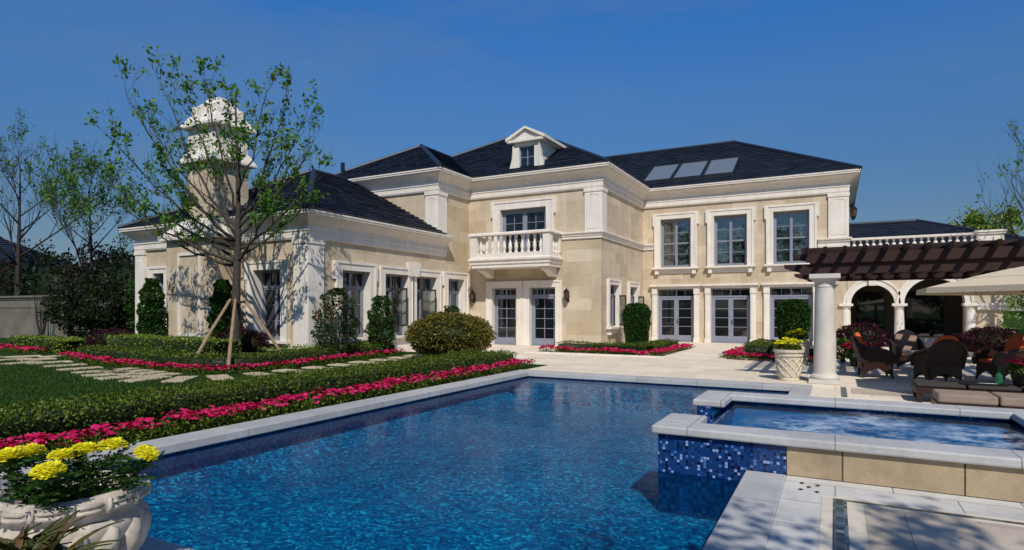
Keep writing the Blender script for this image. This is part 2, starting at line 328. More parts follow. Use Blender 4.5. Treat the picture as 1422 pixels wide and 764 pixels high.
# leaves: N little four-cornered folded blades made with numpy
def leaf_arrays(P, D, size, wid=.5, jit=.35, fold=.18):
    n = len(P); L = size * (1 + jit * RNG.uniform(-1, 1, (n, 1)))
    D = D / (np.linalg.norm(D, axis=1, keepdims=True) + 1e-9)
    rv = RNG.normal(size=(n, 3)); S = np.cross(D, rv); S /= (np.linalg.norm(S, axis=1, keepdims=True) + 1e-9)
    U = np.cross(S, D)
    a = P - D * L * .5; b = P + S * L * wid * .5 + U * L * fold * .5; c = P + D * L * .5 - U * L * fold; d = P - S * L * wid * .5 + U * L * fold * .5
    return np.stack([a, b, c, d], 1).reshape(-1, 3)
def quads_mesh(name, V, mats, extra=None, seg=None):
    n4 = len(V) // 4; verts = V; F = np.arange(n4 * 4).reshape(-1, 4); me = bpy.data.meshes.new(name)
    ev = np.array(extra.v) if extra and extra.v else np.zeros((0, 3)); ef = [] if not extra else extra.f
    allv = np.concatenate([verts, ev]) if len(ev) else verts
    me.vertices.add(len(allv)); me.vertices.foreach_set('co', allv.astype(np.float32).ravel())
    sizes = [4] * n4 + [len(f) for f in ef]; idx = list(F.ravel()) + [i + len(verts) for f in ef for i in f]
    me.loops.add(len(idx)); me.loops.foreach_set('vertex_index', np.array(idx, np.int32))
    me.polygons.add(len(sizes)); st = np.concatenate([[0], np.cumsum(sizes)[:-1]]).astype(np.int32)
    me.polygons.foreach_set('loop_start', st)
    mi = np.zeros(len(sizes), np.int32)
    if seg is not None: mi[:n4] = seg
    if ef: mi[n4:] = len(mats) - 1
    for x in mats: me.materials.append(MAT[x])
    me.polygons.foreach_set('material_index', mi)
    me.update(calc_edges=True); me.validate(); return me
def rand_dirs(n): d = RNG.normal(size=(n, 3)); return d / np.linalg.norm(d, axis=1, keepdims=True)
def wob(P, f, s=0.):            # cheap smooth noise on points
    return (np.sin(P[:, 0] * f + s) * np.cos(P[:, 1] * f * 1.3 + s * 2) + np.sin(P[:, 2] * f * 1.7 + s * 3 + P[:, 0] * f * .6)) * .5

def in_poly(x, y, poly):
    ins = np.zeros(len(x), bool); j = len(poly) - 1
    for i in range(len(poly)):
        xi, yi = poly[i]; xj, yj = poly[j]
        c = ((yi > y) != (yj > y)) & (x < (xj - xi) * (y - yi) / (yj - yi + 1e-12) + xi)
        ins ^= c; j = i
    return ins
def hedge(name, path, width, h, mat, label, dens=420, leaf=.05, base=0., cat='hedge', round_=.06, group=None):
    """clipped hedge along a 2-D path; leafy skin over a dark core"""
    Ps = []; Ds = []; core = MB()
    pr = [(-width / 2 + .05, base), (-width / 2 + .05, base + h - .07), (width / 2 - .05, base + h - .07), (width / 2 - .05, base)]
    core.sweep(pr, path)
    for i in range(len(path) - 1):
        a = np.array(path[i]); b = np.array(path[i + 1]); L = np.linalg.norm(b - a); t = (b - a) / L; nr = np.array([t[1], -t[0]])
        per = 2 * h + width; n = int(L * per * dens)
        s_ = RNG.uniform(-.12, L + .12, n) if i < len(path) - 2 or True else 0
        q = RNG.uniform(0, per, n)
        off = np.where(q < h, -width / 2, np.where(q < h + width, q - h - width / 2, width / 2))
        z = np.where(q < h, q, np.where(q < h + width, h, per - q))
        nx = np.where(q < h, -1., np.where(q < h + width, 0., 1.)); nz = np.where((q >= h) & (q < h + width), 1., .25)
        P = np.stack([a[0] + t[0] * s_ + nr[0] * off, a[1] + t[1] * s_ + nr[1] * off, z + base], 1)
        Nn = np.stack([nr[0] * nx, nr[1] * nx, nz], 1)
        k = .035 * wob(P, 5., i) + .03 * wob(P, 14., 2) + RNG.normal(0, .022, n) - .03 * RNG.random(n) ** 2
        P = P + Nn * k[:, None]; Ps.append(P); Ds.append(Nn * .55 + rand_dirs(n))
    # end caps
    for (p, q_) in ((path[0], path[1]), (path[-1], path[-2])):
        a = np.array(p); t = np.array(q_) - a; t = t / np.linalg.norm(t); nr = np.array([t[1], -t[0]]); n = int(width * h * dens)
        u = RNG.uniform(-width / 2, width / 2, n); z = RNG.uniform(0, h, n)
        P = np.stack([a[0] + nr[0] * u, a[1] + nr[1] * u, z + base], 1) - np.array([t[0], t[1], 0]) * RNG.normal(.02, .02, (n, 1))
        Ps.append(P); Ds.append(np.array([-t[0], -t[1], .3]) * .6 + rand_dirs(n))
    P = np.concatenate(Ps); D = np.concatenate(Ds)
    V = leaf_arrays(P, D, leaf)
    c0 = np.array([path[0][0], path[0][1], base])
    core.v = [tuple(np.array(x) - c0) for x in core.v]
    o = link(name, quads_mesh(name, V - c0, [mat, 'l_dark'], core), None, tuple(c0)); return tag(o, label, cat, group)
def shrub(name, c, rx, ry, h, mat, label, n=5000, leaf=.07, shape='ball', stem=True, lumps=.12, cat='shrub', group=None, flat=.0, accent=None, naccent=0, z0=None, inner=.45, tmat='bark', dense=0.):
    """a leafy crown with an uneven outline, gaps and a stem"""
    d = rand_dirs(n)
    if shape == 'ball':
        rr = RNG.uniform(inner, 1, n) ** (1 / 3.); P = d * rr[:, None]
        P = P * (1 + lumps * wob(d * 3, 2.2, c[0]) + lumps * .7 * wob(d * 7, 2.0, c[1]))[:, None]
        P[:, 2] = (P[:, 2] + 1) / 2
        zb = (h * .1 if z0 is None else z0)
        P = P * np.array([rx, ry, h - zb]) + np.array([0, 0, zb])
    else:      # clipped column, a bit wider near the top ('col') or narrower ('cone')
        z = RNG.random(n); a = RNG.uniform(0, 2 * np.pi, n)
        if shape == 'col': rad = (.74 + .26 * np.minimum(1, z * 1.6)) * np.sqrt(np.clip(1 - np.maximum(0, (z - .78) / .23) ** 2 * .75, .05, 1))
        elif shape == 'cone': rad = np.sqrt(np.clip(1.02 - z, 0, 1)) * .85 + .15
        else: rad = .2 + .8 * np.abs(np.sin(np.pi * np.clip(z * .80 + .18, 0, 1))) ** .6
        top = (RNG.random(n) < .18) & (shape != 'bud')
        rr = np.where(top, np.sqrt(RNG.random(n)), RNG.uniform(.8, 1.03, n)); rr = rr * rad; z = np.where(top & (shape == 'col'), 1.0 - .13 * (rr / .8) ** 2 + RNG.normal(0, .012, n), np.where(top, RNG.uniform(.95, 1.01, n), z))
        P = np.stack([np.cos(a) * rr * rx, np.sin(a) * rr * ry, z * h], 1)
        P += np.stack([np.cos(a), np.sin(a), np.zeros(n)], 1) * (lumps * .5 * rx * (wob(P, 6., c[0]) + .6 * wob(P, 15., 1)))[:, None]
        d = np.stack([np.cos(a), np.sin(a), np.full(n, .6)], 1)
    V = leaf_arrays(P, d * .7 + rand_dirs(n) * .8, leaf); core = None
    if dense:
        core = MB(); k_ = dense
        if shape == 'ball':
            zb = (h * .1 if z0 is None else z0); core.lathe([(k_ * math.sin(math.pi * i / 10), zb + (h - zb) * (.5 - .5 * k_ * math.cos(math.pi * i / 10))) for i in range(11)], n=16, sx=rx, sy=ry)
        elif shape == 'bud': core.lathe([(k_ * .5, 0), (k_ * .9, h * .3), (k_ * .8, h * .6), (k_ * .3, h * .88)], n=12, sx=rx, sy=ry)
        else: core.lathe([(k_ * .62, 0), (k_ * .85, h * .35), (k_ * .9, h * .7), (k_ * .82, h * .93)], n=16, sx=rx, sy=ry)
    seg = np.zeros(n, int); mats = [mat]
    if accent: seg[RNG.integers(0, n, naccent)] = 1; mats.append(accent)
    root = empty(name, c, label, cat, group)
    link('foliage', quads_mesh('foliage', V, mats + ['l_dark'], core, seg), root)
    if stem:
        mb = MB(); H = h * .75
        for k in range(4):
            a = k * 1.7 + c[0]; mb.tube([(0.02 * math.cos(a), .02 * math.sin(a), -.02), (rx * .15 * math.cos(a), ry * .15 * math.sin(a), H * .4), (rx * .45 * math.cos(a), ry * .45 * math.sin(a), H)], [.03 + .02 * rx, .025, .008], 6)
        mb.build('stem', tmat, root)
    return root

def tree(name, c, h, spread, label, mat='l_tree', leaves=9000, leaf=.11, first=.33, seed=1, rtrunk=.17, lean=(0, 0), levels=4, tmat='bark', limbs=9, up=.75, group=None, clus=.16, bias=None, aim=None):
    rnd = random.Random(seed); mb = MB(); tips = []
    def bend(p, d, L, r, lev, steps=5):
        pts = [p.copy()]; rs = [r]; dd = d.copy(); q = p.copy()
        for i in range(steps):
            dd = (dd + Vector((rnd.uniform(-1, 1), rnd.uniform(-1, 1), rnd.uniform(-.6, 1))) * (.10 + .03 * lev) + Vector((0, 0, .05))).normalized()
            q = q + dd * L / steps; pts.append(q.copy()); rs.append(r * (1 - .72 * (i + 1) / steps))
        mb.tube(pts, rs, 10 if lev == 0 else (7 if lev == 1 else (5 if lev == 2 else 4)))
        return pts, rs, dd
    def grow(p, d, L, r, lev):
        pts, rs, dd = bend(p, d, L, r, lev)
        if lev >= levels: 
            tips.extend([(x, dd) for x in pts[2:]]); return
        if lev >= 2: tips.append((pts[-1], dd))
        nb = {1: 7, 2: 5, 3: 4}.get(lev, 4)
        for k in range(nb):
            t = rnd.uniform(.28, 1.) if k < nb - 1 else 1.
            i = min(int(t * 5), 4); f = t * 5 - i; q = pts[i].lerp(pts[i + 1], min(1, f)); rr = rs[i] + (rs[i + 1] - rs[i]) * min(1, f)
            ax = Vector((rnd.uniform(-1, 1), rnd.uniform(-1, 1), rnd.uniform(-.2, .4)))
            nd = (dd * 1.0 + ax * .75 + Vector((0, 0, .22))).normalized()
            grow(q, nd, L * rnd.uniform(.38, .62), max(.006, rr * rnd.uniform(.5, .7)), lev + 1)
    trunk_pts = [Vector((lean[0] * t + .05 * math.sin(t * 5 + seed), lean[1] * t + .05 * math.cos(t * 4 + seed), h * .93 * t)) for t in [i / 12 for i in range(13)]]
    tr = [rtrunk * (1.25 if i == 0 else 1) * (1 - .93 * (i / 12) ** .85) + .008 for i in range(13)]
    mb.tube(trunk_pts, tr, 12)
    if aim:
        for (tip, t) in aim:
            i = min(int(t * 12), 11); p = trunk_pts[i].lerp(trunk_pts[i + 1], t * 12 - i); tip = Vector(tip); o_ = tip - p; hz = Vector((o_.x, o_.y, 0))
            c1 = p + hz * .5 + Vector((0, 0, o_.z * .32)); pts = []; rs = []; r0 = max(.02, tr[i] * .5); S_ = 9
            for q in range(S_ + 1):
                f = q / S_; pts.append(p * (1 - f) ** 2 + c1 * 2 * f * (1 - f) + tip * f * f + Vector((rnd.uniform(-1, 1), rnd.uniform(-1, 1), rnd.uniform(-1, 1))) * (.05 if 0 < q < S_ else 0)); rs.append(r0 * (1 - .85 * f) + .003)
            mb.tube(pts, rs, 7); tips.append((pts[-1], (pts[-1] - pts[-2]).normalized()))
            for q in range(2, S_ + 1):
                dd = (pts[min(q + 1, S_)] - pts[q - 1]).normalized()
                for _ in range(0 if q < 3 else 1 if q < 5 else 2 if q < S_ else 3):
                    nd = (dd + Vector((rnd.uniform(-1, 1), rnd.uniform(-1, 1), rnd.uniform(-.5, .7))) * .95 + Vector((0, 0, .2))).normalized()
                    grow(pts[q], nd, min(.8, o_.length * rnd.uniform(.12, .22)), max(.006, rs[q] * .55), 3)
        limbs = 0
    for k in range(limbs):
        t = first + (.93 - first) * (k / (limbs - 1)) ** .95
        i = min(int(t * 12), 11); q = trunk_pts[i].lerp(trunk_pts[i + 1], t * 12 - i); a = k * 2.4 + rnd.uniform(-.4, .4) + seed
        reach = spread * (1 - .62 * (t - first) / (1 - first)) * rnd.uniform(.85, 1.1)
        if bias: reach *= 1 + bias[2] * (math.cos(a) * bias[0] + math.sin(a) * bias[1])
        el = up * rnd.uniform(.8, 1.2)
        d = Vector((math.cos(a), math.sin(a), el)).normalized()
        grow(q, d, reach * math.sqrt(1 + el * el) * .9, max(.012, tr[i] * .55), 1)
    root = empty(name, c, label, 'tree', group)
    mb.build('trunk', tmat, root, smooth=True)
    T = np.array([t[0] for t in tips]); Dd = np.array([t[1] for t in tips])
    pick = RNG.choice(len(T), min(len(T), max(1, int(leaves / 9))), replace=len(T) < leaves / 9)
    P = np.repeat(T[pick], 9, 0) + RNG.normal(0, clus * .5, (len(pick) * 9, 3)); D = np.repeat(Dd[pick], 9, 0) * .5 + rand_dirs(len(P))
    link('crown', quads_mesh('crown', leaf_arrays(P, D, leaf, .55), [mat]), root)
    return root

def flower_bed(name, path, width, label, mats=('pink', 'l_hedge'), dens=150, h=.2, fs=.05, base=0., petals=6):
    """a strip thick with blossoms over leaves"""
    Vs = []; seg = []
    for i in range(len(path) - 1):
        a = np.array(path[i]); b = np.array(path[i + 1]); L = np.linalg.norm(b - a); t = (b - a) / L; nr = np.array([t[1], -t[0]])
        n = int(L * width * dens); s_ = RNG.uniform(0, L, n); u = RNG.uniform(-.5, .5, n) * width
        hh = h * (.75 + .25 * np.cos(u / width * 2.6)) * (1 + .2 * np.sin(s_ * 5.) * np.cos(s_ * 2.3)) 
        C = np.stack([a[0] + t[0] * s_ + nr[0] * u, a[1] + t[1] * s_ + nr[1] * u, base + hh + RNG.normal(0, .018, n)], 1)
        keep = RNG.random(n) < .82 + .25 * np.sin(s_ * 2.1 + u * 4) + .25 * np.sin(s_ * 7.3 + u * 9)
        C = C[keep]; n = len(C)
        up = np.array([0, 0, 1.]) + rand_dirs(n) * .55
        up /= np.linalg.norm(up, axis=1, keepdims=True)
        e = np.cross(up, rand_dirs(n)); e /= np.linalg.norm(e, axis=1, keepdims=True); g = np.cross(up, e)
        szb = fs * RNG.uniform(.6, 1.3, (n, 1))
        for k in range(petals):
            an = 2 * np.pi * k / petals; pd = e * np.cos(an) + g * np.sin(an); sd_ = -e * np.sin(an) + g * np.cos(an)
            sz = szb * RNG.uniform(.85, 1.15, (n, 1))
            q = np.stack([C, C + pd * sz * .6 + sd_ * sz * .45 + up * sz * .15, C + pd * sz + up * sz * .22, C + pd * sz * .6 - sd_ * sz * .45 + up * sz * .15], 1).reshape(-1, 3)
            Vs.append(q); seg += [0] * n
        m_ = int(L * width * dens * 3.2)
        s_ = RNG.uniform(0, L, m_); u = RNG.uniform(-.56, .56, m_) * width
        P = np.stack([a[0] + t[0] * s_ + nr[0] * u, a[1] + t[1] * s_ + nr[1] * u, base + RNG.random(m_) * h * .85], 1)
        Vs.append(leaf_arrays(P, rand_dirs(m_) + np.array([0, 0, .6]), .055)); seg += [1] * m_
    c0 = np.array([path[0][0], path[0][1], base])
    o = link(name, quads_mesh(name, np.concatenate(Vs) - c0, list(mats), None, np.array(seg)), None, tuple(c0))
    return tag(o, label, 'flowers', None, 'stuff')

# ------------------------------------------------------------------ the ground, paving, pool
def sheet(name, poly, z, mat):
    mb = MB(); mb.add([(x, y, z) for x, y in poly], [tuple(range(len(poly)))]); return structure(mb.build(name, mat))
PX0, PX1, PY0, PY1 = -6.9, -.75, 2.5, 13.7
# ground with a hole for the pool
def ring(name, o, h, z, mat):
    mb = MB(); (x0, x1, y0, y1), (a0, a1, b0, b1) = o, h
    for q in ((x0, a0, y0, y1), (a1, x1, y0, y1), (a0, a1, y0, b0), (a0, a1, b1, y1)):
        mb.add([(q[0], q[2], z), (q[1], q[2], z), (q[1], q[3], z), (q[0], q[3], z)], [(0, 1, 2, 3)])
    return structure(mb.build(name, mat))
ring('ground', (-900, 900, -900, 900), (PX0 - .1, PX1 + .1, PY0 - .1, PY1 + .1), -.012, 'lawn')
mb = MB()      # terrace of cream paving, in pieces round the pool
for q in ((-11.2, 12, 15.9, 24.2), (-7.3, 12, 14.1, 15.9), (-.41, 12, 9.5, 14.1), (-8.8, 12, 24.2, 30.4), (-13, -11.2, 17.4, 24.2), (-15.2, -13, 18.4, 24.2)):
    mb.add([(q[0], q[2], -.004), (q[1], q[2], -.004), (q[1], q[3], -.004), (q[0], q[3], -.004)], [(0, 1, 2, 3)])
structure(mb.build('terrace_paving', 'paving'))
mb = MB()
for q in ((-.41, 6, -3, 6.38),): mb.box(q[0], q[1], q[2], q[3], -.2, 0)
structure(mb.build('pool_deck', 'whiteslab'))
mb = MB(); mb.box(-7.3, -.41, -3, 2.1, -.2, -.002); structure(mb.build('near_deck', 'whiteslab'))
# coping
mb = MB(); mb.box(PX0 - .42, PX0 + .03, 2.1, PY1 + .43, -.09, .02); mb.box(PX1 - .03, -.412, 2.1, 6.36, -.09, .012); mb.box(PX1 - .03, -.412, 9.5, PY1 + .43, -.09, .02)
structure(mb.build('side_coping', 'greystone_v', bevel=.012))
mb = MB(); mb.box(PX0 + .033, PX1 - .033, PY1 - .03, PY1 + .43, -.09, .02); mb.box(PX0 + .033, PX1 - .033, 2.1, PY0 + .03, -.09, .012)
structure(mb.build('end_coping', 'greystone', bevel=.012))
# basin
mb = MB(); D = -.55
mb.add([(PX0, PY0, D), (PX1, PY0, D), (PX1, PY1, D), (PX0, PY1, D)], [(0, 1, 2, 3)])
mb.box(PX0, PX1, PY1 - .35, PY1 + .02, D, -.2); mb.box(PX0, PX1, PY1 - .7, PY1 - .35, D, -.33); mb.box(PX0, PX1, PY1 - 1.05, PY1 - .7, D, -.45)   # entry steps
mb.prism([(PX0, D), (PX0 + .6, D), (PX0 + .35, D + .05), (PX0 + .15, D + .12), (PX0, -.36)], 'y', PY0, PY1 - 1.05)      # coved foot of the long wall
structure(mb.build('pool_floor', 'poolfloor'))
mb = MB()
c4 = [(PX0, PY0), (PX1, PY0), (PX1, PY1), (PX0, PY1)]
for i in range(4):
    a, b = c4[i], c4[(i + 1) % 4]; mb.add([(*a, D), (*b, D), (*b, -.03), (*a, -.03)], [(0, 1, 2, 3)])
structure(mb.build('pool_wall', 'poolwall'))
mb = MB(); nx, ny = 2, 2; mb.add([(PX0, PY0, -.11), (PX1, PY0, -.11), (PX1, PY1, -.11), (PX0, PY1, -.11)], [(0, 1, 2, 3)])
structure(mb.build('pool_water', 'water'))

# inlaid borders in the deck
mb = MB(); z = .004
def flat(mb, x0, x1, y0, y1, z): mb.add([(x0, y0, z), (x1, y0, z), (x1, y1, z), (x0, y1, z)], [(0, 1, 2, 3)])
flat(mb, -.1, .2, -3, 5.84, .004); flat(mb, .2, 6, 5.66, 5.84, .004)
structure(mb.build('deck_border', 'creamband'))
mb = MB(); flat(mb, -.015, .085, -3, 5.77, .008); flat(mb, .085, 6, 5.725, 5.77, .008); structure(mb.build('mosaic_border', 'tealtile'))
mb = MB(); flat(mb, .2, 6, -3, 5.655, .004); structure(mb.build('deck_inset', 'tan_inset'))
mb = MB()
for (x, y) in ((-.27, 6.15), (-.14, 6.13), (-.21, 6.04), (-.27, 5.93), (-.14, 5.91)): mb.prism([(x - .022, y), (x, y - .03), (x + .022, y), (x, y + .03)], 'z', .004, .006)
structure(mb.build('diamond_inlay', 'iron'))
mb = MB(); flat(mb, .28, 5, 13.2, 14.2, 0); structure(mb.build('terrace_inset', 'tan_inset'))
mb = MB(); flat(mb, .1, .2, 12.6, 14.2, .003); structure(mb.build('terrace_mosaic', 'tealtile'))

# ------------------------------------------------------------------ the raised spa
SX0, SX1, SY0, SY1 = -1.66, 2.15, 6.38, 9.45
spa = empty('raised_spa', ((SX0 + SX1) / 2, (SY0 + SY1) / 2, 0), 'raised square spa tub with grey coping and blue mosaic spill side', 'spa')
mb = MB(); mb.box(-.41, SX1, SY0, SY0 + .2, -.05, .285); mb.build('stone_wall', 'spastone', spa, world=True)
mb = MB(); mb.box(SX0, -.413, SY0 + .004, SY0 + .2, -.13, .285); mb.box(SX0, SX0 + .2, SY0 + .2, 7.2, -.13, .285); mb.box(SX0, SX0 + .2, 8.42, SY1, -.13, .285)
mb.box(SX0, SX1, SY1 - .2, SY1, -.13, .285); mb.box(SX1 - .2, SX1, SY0 + .2, SY1 - .2, -.13, .285)
mb.prism([(SX0 - .03, -.128), (SX0 - .03, -.06), (SX0 + .40, .262), (SX0 + .46, .262), (SX0 + .46, -.128)], 'y', 7.2, 8.42)       # sloping spillway
mb.build('mosaic_wall', 'mosaic', spa, world=True)
mb = MB(); mb.box(SX0 + .003, -.416, SY0 + .007, SY1 - .003, D, -.132); mb.build('spa_base', 'poolwall', spa, world=True)
mb = MB(); zc0, zc1 = .288, .375
mb.box(SX0 - .06, SX1 + .1, SY0 - .05, SY0 + .34, zc0, zc1)
mb.box(SX0 - .06, SX0 + .36, SY0 + .342, 7.2, zc0, zc1); mb.box(SX0 - .06, SX0 + .36, 8.42, SY1 - .342, zc0, zc1)
mb.box(SX0 - .06, SX1 + .1, SY1 - .34, SY1 + .06, zc0, zc1); mb.box(SX1 - .3, SX1 + .1, SY0 + .342, SY1 - .342, zc0, zc1)
mb.build('coping', 'greystone', spa, bevel=.018, world=True)
mb = MB(); flat(mb, SX0 + .2, SX1 - .2, SY0 + .2, SY1 - .2, .1); mb.box(SX0 + .4, SX1 - .2, SY1 - .5, SY1 - .2, .1, .18); mb.build('basin', 'spafloor', spa, world=True)
mb = MB(); flat(mb, SX0 + .42, SX1 - .2, SY0 + .2, SY1 - .2, .268); structure(mb.build('spa_water', 'spawater'))

# ------------------------------------------------------------------ the villa
villa = empty('villa', (-8.6, 26, 0), 'large cream limestone two-storey villa with dark slate hip roofs', 'house')
XE, YL, YW, YM, XM, YR, XR = -15.16, 14.2, 21.45, 24.0, -8.63, 30.2, .45
XL = -24.6
def wall_panel(mb, orient, plane, a0, a1, z0, z1, holes, depth=.3):
    P = (lambda a, z, d=0: (a, plane + d, z)) if orient == 'S' else (lambda a, z, d=0: (plane - d, a, z))
    A = sorted({a0, a1, *[h[0] for h in holes], *[h[1] for h in holes]}); Z = sorted({z0, z1, *[h[2] for h in holes], *[h[3] for h in holes]})
    for i in range(len(A) - 1):
        for j in range(len(Z) - 1):
            ca, cz = (A[i] + A[i + 1]) / 2, (Z[j] + Z[j + 1]) / 2
            if any(h[0] < ca < h[1] and h[2] < cz < h[3] for h in holes): continue
            mb.add([P(A[i], Z[j]), P(A[i + 1], Z[j]), P(A[i + 1], Z[j + 1]), P(A[i], Z[j + 1])], [(0, 1, 2, 3)])
    for h in holes:
        c = [(h[0], h[2]), (h[1], h[2]), (h[1], h[3]), (h[0], h[3])]
        for i in range(4):
            p, q = c[i], c[(i + 1) % 4]; mb.add([P(*p), P(*q), P(*q, depth), P(*p, depth)], [(0, 1, 2, 3)])
def at_wall(orient, plane, a): return ((a, plane, 0), 0.) if orient == 'S' else ((plane, a, 0), R(90))
HO = {k: [] for k in ('LS', 'LE', 'MS', 'ME', 'RS')}
PL = {'LS': ('S', YL), 'LE': ('E', XE), 'MS': ('S', YM), 'ME': ('E', XM), 'RS': ('S', YR)}
def window(face, a, w, z0, z1, sw=.3, name='window', rows=4, cols=2, double=True, transom=.0, sill=True, apron=False, corbel=False, ears=True, proj=.09, depth=.26, door=False, surround=True, open_leaf=None, panel=0., glass='glass', curtain=False):
    HO[face].append((a - w / 2, a + w / 2, z0, z1))
    loc, rz = at_wall(*PL[face], a); x0, x1 = -w / 2, w / 2
    def b(mb, nm, mat, par, first=False, bev=0.):
        if first: return mb.build(nm, mat, villa, loc, rz, bev, world=True)
        return mb.build(nm, mat, par, bevel=bev)
    fr = MB(); fw = .065; y0, y1 = depth - .11, depth - .04
    fr.box(x0, x0 + fw, y0, y1, z0, z1); fr.box(x1 - fw, x1, y0, y1, z0, z1); fr.box(x0 + fw, x1 - fw, y0, y1, z1 - fw, z1); fr.box(x0 + fw, x1 - fw, y0, y1, z0, z0 + (fw if not door else .06))
    zt = z1 - fw
    if transom:
        zt = z1 - transom; fr.box(x0 + fw, x1 - fw, y0 - .01, y1, zt - .05, zt + .03); 
        k = 4 if w > 1.3 else 3
        fr.box(-.04, .04, y0, y1, zt + .03, z1 - fw)
        for q in range(1, k): 
            if double and q * 2 == k: continue
            xx = x0 + fw + (w - 2 * fw) * q / k; fr.box(xx - .012, xx + .012, y0 + .02, y1, zt + .03, z1 - fw)
        zt -= .05
    leaves = [(x0 + fw, 0), (0, x1 - fw)] if double else [(x0 + fw, x1 - fw)]
    st = .11 if door else .06
    for (p, q) in leaves:
        bl = .26 if door else st
        fr.box(p, p + st, y0 + .012, y1 + .008, z0 + fw, zt); fr.box(q - st, q, y0 + .012, y1 + .008, z0 + fw, zt)
        fr.box(p + st, q - st, y0 + .012, y1 + .008, zt - st, zt); fr.box(p + st, q - st, y0 + .012, y1 + .008, z0 + fw, z0 + fw + bl)
        zz0, zz1 = z0 + fw + bl, zt - st
        for r in range(1, rows):
            z = zz0 + (zz1 - zz0) * r / rows; hw = .035 if (panel and r == rows // 2) else .013
            fr.box(p + st, q - st, y0 + .03, y1 + .008, z - hw, z + hw)
        for cc in range(1, cols):
            x = p + st + (q - p - 2 * st) * cc / cols; fr.box(x - .012, x + .012, y0 + .028, y1 + .01, zz0, zz1)
    gl = MB(); gl.box(x0 + .02, x1 - .02, y1 - .012, y1 + .02, z0 + .03, z1 - .02)
    # the window itself is its stone surround; joinery and glass hang inside it
    s = MB(); e = .003
    if surround:
        s.box(x0 - sw, x0 + e, -proj, depth, z0, z1 + e); s.box(x1 - e, x1 + sw, -proj, depth, z0, z1 + e)
        s.box(x0 - sw, x1 + sw, -proj, depth, z1 + e, z1 + sw)
        ob = .07
        s.box(x0 - sw - .02, x0 - sw + ob, -proj - .03, -proj + .03, z0, z1 + sw - ob); s.box(x1 + sw - ob, x1 + sw + .02, -proj - .03, -proj + .03, z0, z1 + sw - ob)
        s.box(x0 - sw - .02, x1 + sw + .02, -proj - .03, -proj + .03, z1 + sw - ob, z1 + sw + .02)
        if ears:
            for sg in (-1, 1):
                xa, xb = sorted((sg * (w / 2 + sw + .02), sg * (w / 2 + sw + .10))); s.box(xa, xb, -proj - .027, .02, z1 - .32, z1 + sw + .018)
    else:
        s.box(x0 - .03, x0 + e, .02, depth, z0, z1 + e); s.box(x1 - e, x1 + .03, .02, depth, z0, z1 + e); s.box(x0 - .03, x1 + .03, .02, depth, z1 + e, z1 + .03)
    top = b(s, name, 'trim', None, True, .006)
    b(fr, 'frame' if not door else 'door_leaf', 'frame', top); b(gl, 'pane', glass, top)
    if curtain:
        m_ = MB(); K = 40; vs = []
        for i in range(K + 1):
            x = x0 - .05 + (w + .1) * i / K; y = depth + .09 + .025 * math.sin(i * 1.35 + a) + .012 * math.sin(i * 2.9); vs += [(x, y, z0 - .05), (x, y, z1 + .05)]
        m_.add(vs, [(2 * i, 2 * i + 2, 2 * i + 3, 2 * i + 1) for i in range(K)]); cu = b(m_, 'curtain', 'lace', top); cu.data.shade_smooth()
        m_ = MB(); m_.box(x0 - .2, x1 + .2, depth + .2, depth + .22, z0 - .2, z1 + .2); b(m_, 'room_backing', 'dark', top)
    if sill:
        m_ = MB(); m_.box(x0 - sw - .1, x1 + sw + .1, -.24, depth - .12, z0 - .09, z0 - .003)
        m_.box(x0 - sw - .05, x1 + sw + .05, -.17, -.003, z0 - .15, z0 - .09)
        if corbel:
            for sg in (-1, 1):
                cx = sg * (w / 2 + sw - .12); m_.box(cx - .09, cx + .09, -.17, -.004, z0 - .34, z0 - .15)
            m_.box(x0 - sw + .2, x1 + sw - .2, -.07, -.005, z0 - .30, z0 - .15)
        if apron:
            m_.box(x0 - sw, x1 + sw, -.10, -.004, 0, z0 - .15); m_.box(x0 - sw - .05, x1 + sw + .05, -.15, -.006, 0, .16)
        b(m_, 'sill', 'trim', top, False, .008)
    if door:
        m_ = MB()
        hx = .05 if double else x1 - .13
        m_.box(hx - .012, hx + .012, y0 - .03, y0 + .01, z0 + .9, z0 + 1.12); m_.tube([(hx, y0 - .03, z0 + 1.02), (hx, y0 - .06, z0 + 1.02), (hx + (-.1 if not double else .1), y0 - .06, z0 + 1.02)], .01, 6); b(m_, 'handle', 'iron', top)
    for (hx, wd, zb, ztp, ang) in (open_leaf or []):
        m_ = MB(); a_ = R(ang); dx, dy = math.cos(a_), -math.sin(a_); nx_, ny_ = dy, -dx
        def bar(t0, t1, za, zb_, th=.025):
            pts = [(hx + dx * t0 - nx_ * th, -proj * 0 + y0 + dy * t0 - ny_ * th), (hx + dx * t1 - nx_ * th, y0 + dy * t1 - ny_ * th), (hx + dx * t1 + nx_ * th, y0 + dy * t1 + ny_ * th), (hx + dx * t0 + nx_ * th, y0 + dy * t0 + ny_ * th)]
            m_.prism(pts, 'z', za, zb_)
        bar(0, .06, zb, ztp); bar(wd - .06, wd, zb, ztp); bar(.06, wd - .06, zb, zb + .07); bar(.06, wd - .06, ztp - .07, ztp)
        for r in (1, 2): bar(.06, wd - .06, zb + (ztp - zb) * r / 3 - .012, zb + (ztp - zb) * r / 3 + .012, .012)
        cs = b(m_, 'open_casement', 'brownframe', top)
        m_ = MB(); bar2 = [(hx + dx * .06 - nx_ * .004, y0 + dy * .06 - ny_ * .004), (hx + dx * (wd - .06) - nx_ * .004, y0 + dy * (wd - .06) - ny_ * .004), (hx + dx * (wd - .06) + nx_ * .004, y0 + dy * (wd - .06) + ny_ * .004), (hx + dx * .06 + nx_ * .004, y0 + dy * .06 + ny_ * .004)]
        m_.prism(bar2, 'z', zb + .07, ztp - .07); b(m_, 'casement_glass', 'clearglass', top)
    return top
